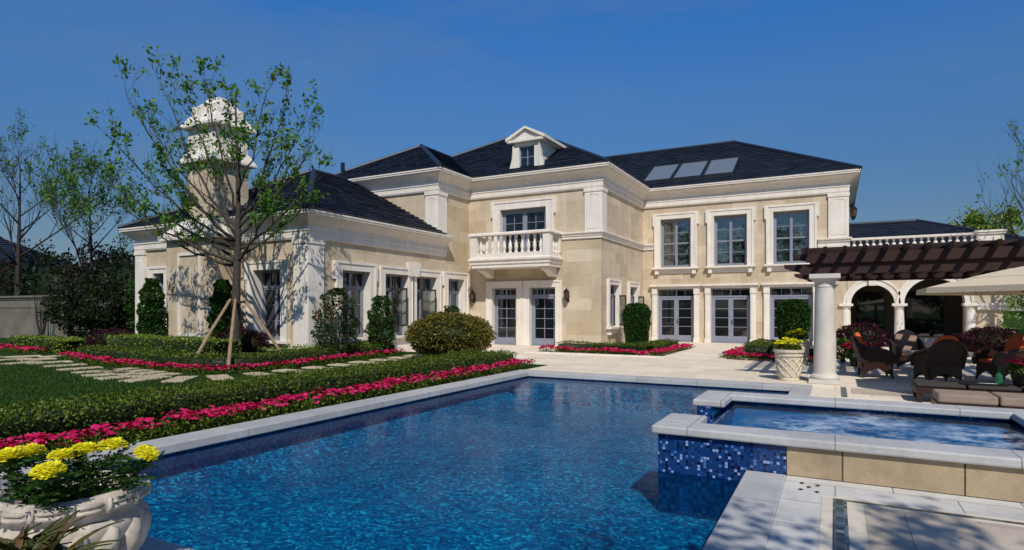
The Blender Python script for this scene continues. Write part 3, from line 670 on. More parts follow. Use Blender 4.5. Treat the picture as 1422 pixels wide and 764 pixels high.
# left wing, south face
window('LS', -17.05, 1.35, .55, 2.95, .3, rows=3, double=True, cols=1, transom=.55, sill=True, depth=.42)
window('LS', -23.15, .7, .9, 3.0, .25, rows=3, double=False, transom=.45, depth=.3)
# left wing, east face
window('LE', 16.38, 1.42, .57, 2.97, .3, rows=3, cols=1, transom=.55, apron=True, depth=.36)
dw = window('LE', 18.65, 1.42, .57, 2.97, .28, rows=3, cols=1, transom=.55, apron=True, depth=.36, ears=False, open_leaf=[(.05, .62, .95, 2.45, 55)])
window('LE', 20.6, 1.42, .57, 2.97, .28, rows=3, cols=1, transom=.55, apron=True, depth=.36, ears=False, open_leaf=[(.05, .62, .95, 2.45, 55)])
window('LE', 22.83, 1.30, .57, 2.97, .3, rows=3, cols=1, transom=.55, apron=True, depth=.36)
mb = MB(); mb.prism([(19.33, 2.93), (19.92, 2.93), (20.02, 3.5), (19.23, 3.5)], 'x', XE + .002, XE + .2); mb.build('keystone', 'trim', villa, bevel=.01, world=True)
# middle block, south face
window('MS', -13.24, 1.26, .0, 2.57, .29, 'french_door', rows=4, cols=2, double=False, transom=.33, sill=False, door=True, ears=False)
window('MS', -11.33, 1.26, .0, 2.57, .29, 'french_door', rows=4, cols=2, double=False, transom=.33, sill=False, door=True, ears=False)
window('MS', -12.3, 2.3, 3.86, 6.12, .36, 'balcony_door', rows=4, cols=2, transom=.0, sill=False, door=True)
mb = MB(); mb.box(-12.33, -12.24, YM - .088, YM + .02, 0, 2.58); mb.build('door_pier', 'trim', villa, world=True)
# middle block, east face
window('ME', 25.5, 1.15, .85, 2.68, .24, rows=3, cols=1, transom=.4, ears=False, sill=True, corbel=True, open_leaf=[(.57, .55, .9, 2.25, 70)])
window('ME', 28.4, 1.15, .85, 2.68, .24, rows=3, cols=1, transom=.4, ears=False, sill=True, corbel=True, open_leaf=[(.57, .55, .9, 2.25, 70)])
# right wing
RC = (-6.98, -4.40, -1.77)
for c in RC:
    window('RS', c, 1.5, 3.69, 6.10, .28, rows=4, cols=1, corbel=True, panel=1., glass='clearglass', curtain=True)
    window('RS', c, 1.8, .0, 2.62, .3, 'french_door', rows=4, cols=1, transom=.38, sill=False, door=True, surround=False)
    mb = MB()
    for sg in (-1, 1):
        x = c + sg * (.90 + .125); mb.box(x - .118, x + .118, YR - .12, YR + .02, 0, 2.36); mb.box(x - .135, x + .135, YR - .15, YR + .02, 2.36, 2.62); mb.box(x - .145, x + .145, YR - .15, YR + .02, 0, .2)
        mb.box(x - .07, x + .07, YR - .135, YR - .1, .3, 2.2)
    mb.box(c - 1.2, c + 1.2, YR - .14, YR + .02, 2.622, 2.74); mb.box(c - 1.26, c + 1.26, YR - .24, YR + .02, 2.74, 2.83)
    mb.build('door_casing', 'trim', villa, bevel=.006, world=True)
ZC, ZLW = 6.8, 3.95
mb = MB()
wall_panel(mb, 'S', YL, XL, XE, 0, ZLW + .4, HO['LS'], .42); wall_panel(mb, 'E', XE, YL, YM, 0, ZLW + .4, HO['LE'], .36)
wall_panel(mb, 'S', YW, -22, XE, ZLW + .3, ZC + .4, []); wall_panel(mb, 'E', XE, YW, YM, ZLW + .4, ZC + .4, [])
wall_panel(mb, 'S', YM, XE, XM, 0, ZC + .4, HO['MS'], .26); wall_panel(mb, 'E', XM, YM, YR, 0, ZC + .4, HO['ME'], .26)
wall_panel(mb, 'S', YR, XM, XR, 0, ZC + .4, HO['RS'], .26); wall_panel(mb, 'E', XR, YR, 38, 0, ZC + .4, [])
wall_panel(mb, 'S', 38, -22, XR, 0, ZC + .4, [])
mb.add([(XL, YL, 0), (XL, 24, 0), (XL, 24, ZLW + .4), (XL, YL, ZLW + .4)], [(0, 1, 2, 3)]); mb.add([(-22, YW, 0), (-22, 38, 0), (-22, 38, ZC + .4), (-22, YW, ZC + .4)], [(0, 1, 2, 3)])
mb.add([(XL, 24, 0), (-22, 24, 0), (-22, 24, ZLW + .4), (XL, 24, ZLW + .4)], [(0, 1, 2, 3)])
mb.build('wall', 'wall', villa, world=True)
# cornices: frieze, cove and gutter fascia swept round the walls
def cornice(z, top, out):
    H = top - z
    return [(-.02, z), (.07, z), (.10, z + .06), (.10, z + H * .27), (.13, z + H * .30), (.13, z + H * .34), (.09, z + H * .36), (.09, z + H * .5), (.14, z + H * .53), (.17, z + H * .58), (.26, z + H * .70), (out * .82, z + H * .80), (out * .82, z + H * .84), (out * .95, z + H * .86), (out * .95, z + H * .93), (out, z + H * .94), (out, top), (-.02, top)]
mb = MB(); mb.sweep(cornice(6.72, 7.62, .52), [(-22, YW), (XE, YW), (XE, YM), (XM, YM), (XM, YR), (XR, YR), (XR, 38)]); mb.build('cornice', 'trim', villa, world=True)
mb = MB(); mb.sweep(cornice(3.92, 4.80, .5), [(XL, 24), (XL, YL), (XE, YL), (XE, YW + .55)]); mb.build('cornice', 'trim', villa, world=True)
mb = MB()
pr = [(-.02, 4.62), (.06, 4.62), (.06, 4.7), (.1, 4.74), (.1, 4.8), (.16, 4.84), (.16, 4.9), (-.02, 4.9)]
mb.sweep(pr, [(-10.4, YM), (XM, YM), (XM, YR), (-8.0, YR)]); mb.build('string_course', 'trim', villa, world=True)
mb = MB(); pr = [(-.02, 4.33), (.05, 4.33), (.07, 4.4), (.07, 4.56), (.13, 4.6), (.13, 4.66), (.2, 4.7), (.2, 4.76), (-.02, 4.76)]
mb.sweep(pr, [(-.68, YR), (XR, YR), (XR, YR + .2)]); mb.build('string_course', 'trim', villa, world=True)
mb = MB(); pr = [(-.02, 0), (.06, 0), (.06, .32), (.03, .36), (-.02, .36)]
mb.sweep(pr, [(XL, 20), (XL, YL), (-21.36, YL)]); mb.sweep(pr, [(-18.5, YL), (XE, YL), (XE, 15.2)]); mb.build('plinth', 'trim', villa, world=True)
# pilasters with sunk arched panels at the corners
def pilaster(x, y, z0, z1, wS, wE, cap=.16):
    mb = MB(); p = .08
    mb.box(x - wS, x + p, y - p, y + .02, z0, z1); mb.box(x - .02, x + p - .001, y + .02, y + wE, z0, z1)
    mb.box(x - wS - .03, x + p + .03, y - p - .03, y + wE + .03, z1 - cap, z1 + .002)
    if z0 < .1: mb.box(x - wS - .03, x + p + .03, y - p - .03, y + wE + .03, z0, z0 + .3)
    def rimS(a0, a1, za, zb):
        k = [(a0, za), (a0 + .04, za), (a0 + .04, zb)] 
        mb.box(a0, a0 + .035, y - p - .016, y - p + .01, za, zb); mb.box(a1 - .035, a1, y - p - .016, y - p + .01, za, zb); mb.box(a0, a1, y - p - .016, y - p + .01, za - .035, za)
        n = 8; c_ = (a0 + a1) / 2; r = (a1 - a0) / 2
        for i in range(n):
            t0, t1 = math.pi * i / n, math.pi * (i + 1) / n
            q = [(c_ + r * math.cos(t0), zb + .5 * r * math.sin(t0)), (c_ + r * math.cos(t1), zb + .5 * r * math.sin(t1)), (c_ + (r - .04) * math.cos(t1), zb + (.5 * r - .035) * math.sin(t1)), (c_ + (r - .04) * math.cos(t0), zb + (.5 * r - .035) * math.sin(t0))]
            mb.prism(q, 'y', y - p - .016, y - p + .01)
    if wS > .3: rimS(x - wS + .1, x + p - .1, z0 + (.42 if z0 < .1 else .15), z1 - cap - .22)
    mb.build('pilaster', 'trim', villa, bevel=.008, world=True)
pilaster(XE, YL, 0, 3.925, .62, .62); pilaster(XE, YW, 4.6, 6.725, .6, .62); pilaster(XM, YM, 4.9, 6.725, .72, .5); pilaster(XR, YR, 4.77, 6.725, .72, .4)
mb = MB(); mb.box(XL - .08, XL + .55, YL - .08, YL + .3, 0, 3.925); mb.box(XL - .11, XL + .58, YL - .11, YL + .3, 3.76, 3.927); mb.box(XL + .08, XL + .4, YL - .1, YL - .06, .4, 3.55); mb.build('pilaster', 'trim', villa, bevel=.008, world=True)

# roofs: tile courses laid as lapped strips
def clip(poly, n, d, keep_ge=True):
    out = []; s_ = 1 if keep_ge else -1
    for i in range(len(poly)):
        a, b = poly[i], poly[(i + 1) % len(poly)]; fa, fb = s_ * (a.dot(n) - d), s_ * (b.dot(n) - d)
        if fa >= 0: out.append(a)
        if fa * fb < 0: out.append(a + (b - a) * (fa / (fa - fb)))
    return out
def roof_face(mb, pts, step=.28, lip=.055, tile=.42):
    pts = [Vector(p) for p in pts]; nrm = (pts[1] - pts[0]).cross(pts[2] - pts[0]).normalized()
    if nrm.z < 0: nrm = -nrm
    upv = Vector((0, 0, 1)) - nrm * nrm.z; upv.normalize()
    ds = [p.dot(upv) for p in pts]; lo, hi = min(ds), max(ds); k = max(1, int((hi - lo) / step))
    for i in range(k):
        a, b = lo + (hi - lo) * i / k, lo + (hi - lo) * (i + 1) / k
        q = clip(clip(pts, upv, a), upv, b, False)
        if len(q) < 3: continue
        along = upv.cross(nrm); q0 = q; al = [v.dot(along) for v in q0]; lo2, hi2 = min(al), max(al); W = tile; t0 = math.floor(lo2 / W) * W + (W * .5 if i % 2 else 0) - W
        while t0 < hi2:
            q = clip(clip(q0, along, t0), along, t0 + W - .008, False); t0 += W
            if len(q) < 3: continue
            lp = lip * random.uniform(.8, 1.25)
            vs = [v + nrm * (lp * (b - v.dot(upv)) / (b - a)) for v in q]; n = len(vs)
            low = [j for j in range(n) if abs(q[j].dot(upv) - a) < 1e-4 and abs(q[(j + 1) % n].dot(upv) - a) < 1e-4]
            o_ = len(mb.v); mb.add(vs, [tuple(range(n))])
            for j in low:
                mb.v += [tuple(q[(j + 1) % n] - nrm * .004), tuple(q[j] - nrm * .004)]; mb.f.append((o_ + j, o_ + (j + 1) % n, len(mb.v) - 2, len(mb.v) - 1)); mb.mi.append(mb.cur)
    n_ = len(pts); mb.add([p - nrm * .012 for p in pts], [tuple(range(n_))])
def ridge(mb, a, b, r=.085):
    mb.tube([Vector(a) + Vector((0, 0, .03)), Vector(b) + Vector((0, 0, .03))], r, 8)
zt = 7.62
main, rcap = MB(), MB()
xl, xr, yf = -22.5, -8.12, 23.5; zt2 = zt + .0
k = (xr - xl) / 2; ap = (xl + k, yf + k, zt + .57 * k); ap2 = (xl + k, 38.3, ap[2])
roof_face(main, [(xl, yf, zt), (xr, yf, zt), ap]); roof_face(main, [(xr, yf, zt), (xr, 38.3, zt), ap2, ap]); roof_face(main, [(xl, yf, zt), ap, ap2, (xl, 38.3, zt)])
ridge(rcap, (xr, yf, zt), ap); ridge(rcap, ap, ap2); ridge(rcap, (xl, yf, zt), ap)
x0, x1, y0 = -22.4, -14.66, 20.95; k = (x1 - x0) / 2; wa = (x0 + k, y0 + k, zt + .585 * k); wb = (x0 + k, 28.5, wa[2])
roof_face(main, [(x0, y0, zt), (x1, y0, zt), wa]); roof_face(main, [(x1, y0, zt), (x1, 28.5, zt), wb, wa]); roof_face(main, [(x0, y0, zt), wa, wb, (x0, 28.5, zt)])
ridge(rcap, (x1, y0, zt), wa, .11); ridge(rcap, wa, wb); ridge(rcap, (x0, y0, zt), wa)
x1, y0 = .97, 29.69; ra = (x1 - 6.02, y0 + 6.02, zt + .56 * 6.02); rb = (-14, ra[1], ra[2])
roof_face(main, [(-14, y0, zt), (x1, y0, zt), ra, rb]); roof_face(main, [(x1, y0, zt), (x1, y0 + 12, zt), ra])
ridge(rcap, (x1, y0, zt), ra); ridge(rcap, ra, rb)
x0, x1, y0, z0 = -25.1, -14.66, 13.7, 4.81; k = (x1 - x0) / 2; la = (x0 + k, y0 + k, z0 + .53 * k); lb = (x0 + k, 21.5, la[2])
roof_face(main, [(x0, y0, z0), (x1, y0, z0), la]); roof_face(main, [(x1, y0, z0), (x1, 21.44, z0), (x0 + k, 21.44, la[2]), la]); roof_face(main, [(x0, y0, z0), la, (x0 + k, 24.5, la[2]), (x0, 24.5, z0)])
ridge(rcap, (x1, y0, z0), la, .11); ridge(rcap, la, (x0 + k, 21.44, la[2])); ridge(rcap, (x0, y0, z0), la)
main.box(-21.2, -21.06, 21.9, 22.04, 8.0, 8.75)            # vent pipe
# low roof of the rear range behind the arcade
rr = MB(); zr = 4.6
a_, b_ = (3.7, 37.2, 6.15), (-2, 37.2, 6.15)
roof_face(main, [(-2, 33.5, zr), (7.4, 33.5, zr), a_, b_]); roof_face(main, [(7.4, 33.5, zr), (7.4, 41, zr), a_]); ridge(rcap, (7.4, 33.5, zr), a_); ridge(rcap, a_, b_)
roof = main.build('roof', 'roof', villa, world=True)
rcap.build('ridge_cap', 'ridge', villa, world=True)
# skylights in the right-hand roof
def rp(x, y, dz=0): return (x, y, 7.62 + .56 * (y - 29.69) + dz)
for i in range(3):
    xa = -8.75 + i * 1.5; xb = xa + 1.47; ya, yb = 30.42, 32.7
    fr = MB()
    for (p, q, r_, s_) in ((xa - .02, xa + .08, ya, yb), (xb - .07, xb + .02, ya, yb), (xa, xb, ya - .07, ya + .06), (xa, xb, yb - .06, yb + .07)):
        fr.add([rp(p, r_, .0), rp(q, r_, .0), rp(q, s_, .0), rp(p, s_, .0), rp(p, r_, .15), rp(q, r_, .15), rp(q, s_, .15), rp(p, s_, .15)], [(0, 1, 2, 3), (4, 5, 6, 7), (0, 1, 5, 4), (1, 2, 6, 5), (2, 3, 7, 6), (3, 0, 4, 7)])
    o = fr.build('skylight', 'iron', villa, world=True)
    gl = MB(); gl.add([rp(xa, ya, .11), rp(xb, ya, .11), rp(xb, yb, .11), rp(xa, yb, .11)], [(0, 1, 2, 3)]); g_ = gl.build('pane', 'skyglass', o); g_.location = (0, 0, 0)
# dormer
dx0, dx1, dy = -13.02, -11.4, 24.15; cx = (dx0 + dx1) / 2
mb = MB(); wl, wr = cx - .38, cx + .38
mb.box(dx0 + .18, wl, dy, 26.6, 7.7, 9.2); mb.box(wr, dx1 - .18, dy, 26.6, 7.7, 9.2); mb.box(wl, wr, dy, 26.6, 8.95, 9.2); mb.box(wl, wr, dy - .05, 26, 7.6, 7.93); mb.box(wl, wr, dy + .35, 26, 7.9, 8.96)
for sg in (-1, 1):      # scrolled cheeks
    e = cx + sg * (cx - dx0 - .18); pts = [(e, 7.62), (e + sg * .26, 7.62), (e + sg * .23, 7.95), (e + sg * .09, 8.4), (e + sg * .05, 9.0), (e, 9.0)]
    mb.prism(pts, 'y', dy - .06, dy + .2)
mb.prism([(dx0 - .02, 9.15), (dx1 + .02, 9.15), (dx1 + .02, 9.27), (cx, 9.68), (dx0 - .02, 9.27)], 'y', dy - .08, 27.2)
dm = mb.build('dormer', 'trim', villa, bevel=.01, world=True)
mb = MB()
for sg in (-1, 1): mb.prism([(cx, 9.70), (cx, 9.80), (cx + sg * .98, 9.33), (cx + sg * .98, 9.2), (cx + sg * .9, 9.22)], 'y', dy - .2, 27.4)
mb.box(dx0 - .1, dx1 + .1, dy - .17, dy + .05, 9.13, 9.24); o = mb.build('pediment', 'trim', dm); o.location = (0, 0, 0)
mb = MB(); f = .05
mb.box(wl, wl + f, dy + .1, dy + .17, 7.93, 8.95); mb.box(wr - f, wr, dy + .1, dy + .17, 7.93, 8.95); mb.box(wl + f, wr - f, dy + .1, dy + .17, 8.9, 8.95); mb.box(wl + f, wr - f, dy + .1, dy + .17, 7.93, 7.98)
mb.box(cx - .02, cx + .02, dy + .11, dy + .17, 7.98, 8.9); mb.box(wl + f, wr - f, dy + .12, dy + .17, 8.46, 8.49); mb.build('window_frame', 'frame', dm)
mb = MB(); mb.box(wl + .02, wr - .02, dy + .15, dy + .18, 7.95, 8.93); mb.build('pane', 'glass', dm)

# chimney: breast, stack and two-tier crown
mb = MB(); by = 13.3; bx0, bx1 = -21.3, -18.6
mb.box(bx0, bx1, by, YL - .002, 0, 4.05); brst = mb.build('chimney_breast', 'wall', villa, world=True)
mb = MB(); mb.sweep([(0, .3), (.1, .3), (.1, .42), (.04, .48), (0, .48)], [(bx0, YL - .1), (bx0, by), (bx1, by), (bx1, YL - .1)])
pa, pb = bx0 + .7, bx1 - .75
for q in ((pa, pa + .09, .75, 3.5), (pb - .09, pb, .75, 3.5), (pa, pb, .66, .75), (pa, pb, 3.5, 3.6)): mb.box(q[0], q[1], by - .05, by + .01, q[2], q[3])
sx0, sx1, sy0, sy1 = -20.78, -19.2, 13.75, 15.1
b0 = [(bx0 - .2, by - .2, 4.06), (bx1 + .2, by - .2, 4.06), (bx1 + .2, YL + .3, 4.06), (bx0 - .2, YL + .3, 4.06)]; b1 = [(p[0], p[1], 4.2) for p in b0]; t1 = [(sx0 - .06, sy0 - .06, 4.85), (sx1 + .06, sy0 - .06, 4.85), (sx1 + .06, YL + .3, 4.85), (sx0 - .06, YL + .3, 4.85)]
mb.add(b0 + b1 + t1, [(3, 2, 1, 0)] + [(i, (i + 1) % 4, (i + 1) % 4 + 4, i + 4) for i in range(4)] + [(i + 4, (i + 1) % 4 + 4, (i + 1) % 4 + 8, i + 8) for i in range(4)] + [(8, 9, 10, 11)])
o = mb.build('breast_trim', 'trim', brst); o.location = (0, 0, 0)
mb = MB(); mb.box(sx0, sx1, sy0, sy1, 4.7, 6.88); st_ = mb.build('chimney_stack', 'wall', villa, world=True)
mb = MB(); scx, scy = (sx0 + sx1) / 2, (sy0 + sy1) / 2; hx, hy = (sx1 - sx0) / 2, (sy1 - sy0) / 2
def skirt(z0, z1, o0, o1):
    a = [(scx + i * (hx + o0), scy + j * (hy + o0), z0) for i, j in ((-1, -1), (1, -1), (1, 1), (-1, 1))]; b_ = [(scx + i * (hx + o1), scy + j * (hy + o1), z1) for i, j in ((-1, -1), (1, -1), (1, 1), (-1, 1))]
    mb.add(a + b_, [(3, 2, 1, 0), (4, 5, 6, 7)] + [(i, (i + 1) % 4, (i + 1) % 4 + 4, i + 4) for i in range(4)])
skirt(6.86, 6.93, .22, .22); skirt(6.93, 7.3, .22, .03); skirt(7.3, 8.14, 0, -.02); skirt(8.14, 8.22, .2, .2); skirt(8.22, 8.62, .2, -.06); skirt(8.62, 8.84, -.1, -.12); skirt(8.84, 9.1, -.16, -.3); skirt(9.1, 9.3, -.34, -.46)
for i in range(5):
    for j in (-1, 1):
        x = scx + (i - 2) * .27; mb.box(x - .08, x + .08, scy + j * (hy - .12) - .06, scy + j * (hy - .12) + .06, 8.6, 8.94)
mb.build('chimney_cap', 'trim', st_, bevel=.012)

# balcony
BX0, BX1, BY = -14.32, -10.42, 22.75
bal = MB(); bal.sweep([(-.9, 3.42), (-.05, 3.42), (-.05, 3.55), (.0, 3.58), (.0, 3.68), (.07, 3.74), (.07, 3.82), (.02, 3.86), (-.9, 3.86)], [(BX0, YM), (BX0, BY), (BX1, BY), (BX1, YM)])
bal.box(BX0 + .1, BX1 - .1, BY + .1, YM - .003, 3.425, 3.85)
bal.box(BX0, BX0 + .34, BY, BY + .3, 3.86, 4.83); bal.box(BX1 - .34, BX1, BY, BY + .3, 3.86, 4.83)
bal.box(BX0 + .34, BX1 - .34, BY + .05, BY + .27, 3.86, 4.05)
for x in (BX0 + .05, BX1 - .25): bal.box(x, x + .2, BY + .3, YM - .003, 3.86, 4.05); bal.box(x - .03, x + .23, YM - .2, YM - .004, 4.05, 4.83)
for x in (BX0 + .25, BX1 - .55): bal.prism([(BY + .18, 3.42), (YM - .003, 3.42), (YM - .003, 3.02), (YM - .25, 3.05), (BY + .55, 3.26), (BY + .2, 3.3)], 'x', x, x + .32)
balc = bal.build('balcony', 'trim', villa, bevel=.01, world=True)
mb = MB(); mb.sweep([(-.3, 4.83), (.06, 4.83), (.06, 4.9), (.02, 4.95), (-.3, 4.95)], [(BX0, YM), (BX0, BY), (BX1, BY), (BX1, YM)]); mb.build('handrail', 'trim', balc)
BALP = [(.075, 0), (.075, .05), (.045, .08), (.05, .12), (.085, .24), (.08, .32), (.04, .5), (.035, .6), (.055, .64), (.04, .68), (.07, .73), (.07, .78)]
def baluster(parent, x, y, z, h, src=[None]):
    if src[0] is None:
        mb = MB(); mb.lathe(BALP, n=12); src[0] = mb.build('baluster', 'trim', parent, smooth=True); o = src[0]
    else: o = src[0].copy(); COL.objects.link(o); o.parent = parent
    o.location = (x, y, z); o.scale = (1, 1, h / .78); return o
for i in range(11): baluster(balc, BX0 + .34 + (BX1 - BX0 - .68) * (i + .5) / 11, BY + .16, 4.05, .78)
for i in range(3):
    for x in (BX0 + .15, BX1 - .15): baluster(balc, x, BY + .3 + (YM - .2 - BY - .3) * (i + .5) / 3, 4.05, .78)

# arcade with roof-terrace balustrade to the right
AX0, AX1, ZP = XR + .02, 5.9, 1.86
ax = [(.62, 2.22), (2.72, 4.62)]
mb = MB()
def arch_wall(mb, y, x0, x1, z1, ops, zs, n=16):
    x = x0
    for (a, b) in ops:
        flat_ = [(x, 0), (a, 0), (a, z1), (x, z1)]; mb.add([(p[0], y, p[1]) for p in flat_], [(0, 1, 2, 3)]); r = (b - a) / 2; c = (a + b) / 2
        for i in range(n):
            t0, t1 = math.pi * i / n, math.pi * (i + 1) / n
            p0, p1 = (c - r * math.cos(t0), zs + r * math.sin(t0)), (c - r * math.cos(t1), zs + r * math.sin(t1))
            mb.add([(p0[0], y, p0[1]), (p1[0], y, p1[1]), (p1[0], y, z1), (p0[0], y, z1)], [(0, 1, 2, 3)])
            mb.add([(p0[0], y, p0[1]), (p1[0], y, p1[1]), (p1[0], y + .5, p1[1]), (p0[0], y + .5, p0[1])], [(0, 1, 2, 3)])
        x = b
    mb.add([(x, y, 0), (x1, y, 0), (x1, y, z1), (x, y, z1)], [(0, 1, 2, 3)])
YA = YR + .03
op2 = [(.60, 2.24), (2.56, 4.66)]
arch_wall(mb, YA + .1, AX0, AX1, 4.35, op2, ZP)
mb.box(AX1 - .01, AX1, YA + .1, 36, 0, 4.35); mb.box(2.25, 2.55, YA + .12, YA + .6, 0, ZP); mb.box(AX0, .6, YA + .12, YA + .6, 0, ZP); mb.box(4.66, AX1 - .02, YA + .12, YA + .6, 0, 4.3)
arc = mb.build('arcade', 'wall', villa, world=True)
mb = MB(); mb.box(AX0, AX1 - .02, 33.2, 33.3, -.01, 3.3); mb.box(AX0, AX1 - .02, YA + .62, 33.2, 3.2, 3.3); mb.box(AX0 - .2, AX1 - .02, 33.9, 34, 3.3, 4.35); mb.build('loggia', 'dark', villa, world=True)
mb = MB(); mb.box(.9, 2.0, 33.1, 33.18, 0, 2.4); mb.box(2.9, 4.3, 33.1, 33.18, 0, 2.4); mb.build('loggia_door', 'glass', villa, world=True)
mb = MB()
for (a, b) in op2:       # archivolts and keystones
    c, r = (a + b) / 2, (b - a) / 2; n = 20
    for i in range(n):
        t0, t1 = math.pi * i / n, math.pi * (i + 1) / n
        for (ri, ro, pj) in ((r - .01, r + .2, .0), (r + .2, r + .29, -.04)):
            mb.prism([(c - ri * math.cos(t0), ZP + ri * math.sin(t0)), (c - ri * math.cos(t1), ZP + ri * math.sin(t1)), (c - ro * math.cos(t1), ZP + ro * math.sin(t1)), (c - ro * math.cos(t0), ZP + ro * math.sin(t0))], 'y', YA + pj, YA + .098)
    mb.prism([(c - .13, ZP + r - .05), (c + .13, ZP + r - .05), (c + .18, ZP + r + .34), (c - .18, ZP + r + .34)], 'y', YA - .1, YA + .09)
mb.build('archivolt', 'trim', arc)
for xc in (.42, 2.40, 4.84):
    mb = MB(); mb.lathe([(.25, .0), (.25, .1), (.21, .14), (.225, .2), (.19, .26), (.185, .9), (.165, 1.6), (.19, 1.64), (.165, 1.68), (.22, 1.75)], n=20); mb.box(-.32, .32, -.3, .3, -.04, .0); mb.box(-.27, .27, -.26, .26, 1.75, 1.86)
    o = mb.build('column', 'trim', villa, (xc, YA + .1, 0), bevel=.008, world=True)
mb = MB(); mb.box(4.95, AX1 + .06, YA - .04, YA + .099, 1.74, 1.86); mb.box(5.02, AX1 + .02, YA - .02, YA + .098, 1.6, 1.74); mb.build('impost', 'trim', arc)
mb = MB(); mb.sweep([(-.02, 4.02), (.07, 4.02), (.07, 4.1), (.13, 4.14), (.13, 4.2), (-.02, 4.2)], [(AX0, YA), (AX1, YA), (AX1, 36)]); mb.box(AX0, AX1, YA - .02, YA + .3, 4.2, 4.24)
mb.box(5.02, AX1, YA, YA + .45, 4.24, 4.62); mb.box(4.98, AX1 + .05, YA - .06, YA + .5, 4.62, 4.70); mb.box(4.94, AX1 + .1, YA - .1, YA + .55, 4.70, 4.78)
mb.box(AX0, AX0 + .1, YA, YA + .28, 4.24, 4.62); mb.box(AX0, 5.02, YA - .04, YA + .3, 4.62, 4.71)
bl2 = mb.build('balustrade', 'trim', villa, bevel=.008, world=True)
for i in range(18): 
    o = baluster(bl2, 0, 0, 0, .38); o.location = (AX0 + .14 + (5.02 - AX0 - .14) * (i + .5) / 18, YA + .13, 4.24); o.scale = (1, 1, .38 / .78)

# wall lanterns are things of their own
def lantern(loc, label, rz=0., s=1.):
    root = empty('wall_lantern', loc, label, 'lantern', 'iron wall lanterns on the villa', rz)
    mb = MB(); mb.box(-.05, .05, -.03, -.0, -.2, .2); mb.tube([(0, -.03, -.08), (0, -.14, -.16), (0, -.22, -.12), (0, -.22, -.02)], .014, 6)
    mb.lathe([(.02, -.16), (.06, -.1), (.1, -.05), (.1, -.03)], (0, -.22, 0), 6); mb.lathe([(.15, .24), (.13, .26), (.07, .34), (.02, .37), (.025, .40), (.0, .44)], (0, -.22, 0), 6)
    for k in range(6): a = k * math.pi / 3; mb.tube([(.1 * math.cos(a), -.22 + .1 * math.sin(a), -.03), (.13 * math.cos(a), -.22 + .13 * math.sin(a), .25)], .009, 4)
    mb.build('bracket', 'iron', root)
    mb = MB(); mb.lathe([(.088, -.02), (.115, .24)], (0, -.22, 0), 6); mb.build('lamp_glass', 'lampglass', root); root.scale = (s,) * 3
    return root
lantern((-14.86, YM, 2.12), 'black iron lantern on the wall left of the two french doors')
lantern((-10.12, YM, 2.12), 'black iron lantern on the wall right of the two french doors')
lantern((XR, YR + 1.2, 5.85), 'black iron lantern high on the end wall near the right roof corner', R(90), 1.25)

# ------------------------------------------------------------------ pergola
pg = empty('pergola', (-.2, 14.8, 0), 'dark red timber pergola on round stone columns', 'pergola')
for i, (x, y) in enumerate(((-.2, 14.85), (4.45, 14.85), (-.2, 18.7), (4.3, 18.7))):
    mb = MB(); mb.box(-.31, .31, -.29, .29, 0, .09); mb.lathe([(.28, .09), (.29, .13), (.27, .17), (.23, .2), (.222, .24), (.222, .8), (.195, 2.0), (.195, 2.08), (.21, 2.1), (.195, 2.13), (.21, 2.2), (.27, 2.27)], n=32); mb.box(-.3, .3, -.29, .29, 2.27, 2.37)
    mb.build('column', 'column', pg, (x, y, 0), bevel=.008, world=True)
def beam(mb, x0, x1, y, w, z0, z1):
    mb.prism([(x0, z1), (x1, z1), (x1, z0), (x0 + .38, z0), (x0 + .3, z0 + .06), (x0 + .12, z1 - .12), (x0 + .02, z1 - .08)], 'y', y - w / 2, y + w / 2)
for yy in (14.85, 18.7):
    mb = MB(); beam(mb, -1.02, 5.4, yy, .16, 2.372, 2.6); mb.build('beam', 'wood', pg, bevel=.006, world=True)
    mb = MB(); beam(mb, -.84, 5.4, yy - .12, .07, 2.604, 2.82); beam(mb, -.84, 5.4, yy + .12, .07, 2.604, 2.82); mb.build('beam', 'wood', pg, bevel=.006, world=True)
for i in range(16):
    x = -.55 + i * .365; mb = MB(); mb.prism([(14.3, 2.93), (19.3, 2.93), (19.3, 2.8), (14.5, 2.8), (14.34, 2.86)], 'x', x - .035, x + .035); mb.build('rafter', 'wood', pg, bevel=.004, world=True)
mb = MB()  # extra joists added to make the pergola's underside dark
for i in range(15): x = -.35 + i * .365; mb.box(x - .05, x + .05, 14.99, 18.6, 2.46, 2.62)
mb.build('darkening_joist', 'wood', pg, world=True)
mb = MB()
for i in range(10): mb.box(-.7, 5.3, 15.3 + i * .34, 15.42 + i * .34, 2.935, 3.0)
mb.build('lath', 'wood', pg, world=True)

# ------------------------------------------------------------------ parasol, furniture
um = empty('parasol', (3.32, 13.6, 0), 'large sand coloured parasol standing beside the pergola', 'parasol')
mb = MB(); n = 8; rad = 2.05; ztop, zed = 2.44, 1.98
for k in range(n):
    a0, a1 = R(22.5 + 45 * k), R(22.5 + 45 * (k + 1)); M_ = 6
    for i in range(M_):
        t0, t1 = i / M_, (i + 1) / M_
        def pt(t, a): z = ztop + (zed - ztop) * (t ** 1.15); return (rad * t * math.cos(a), rad * t * math.sin(a), z)
        mb.add([pt(t0, a0), pt(t1, a0), pt(t1, a1), pt(t0, a1)], [(0, 1, 2, 3)] if i else [(0, 1, 2)])
    p, q = pt(1, a0), pt(1, a1); mb.add([p, q, (q[0] * 1.005, q[1] * 1.005, q[2] - .09), (p[0] * 1.005, p[1] * 1.005, p[2] - .09)], [(0, 1, 2, 3)])
o = mb.build('canopy', 'canvas', um); sol = o.modifiers.new('thick', 'SOLIDIFY'); sol.thickness = .006
mb = MB()
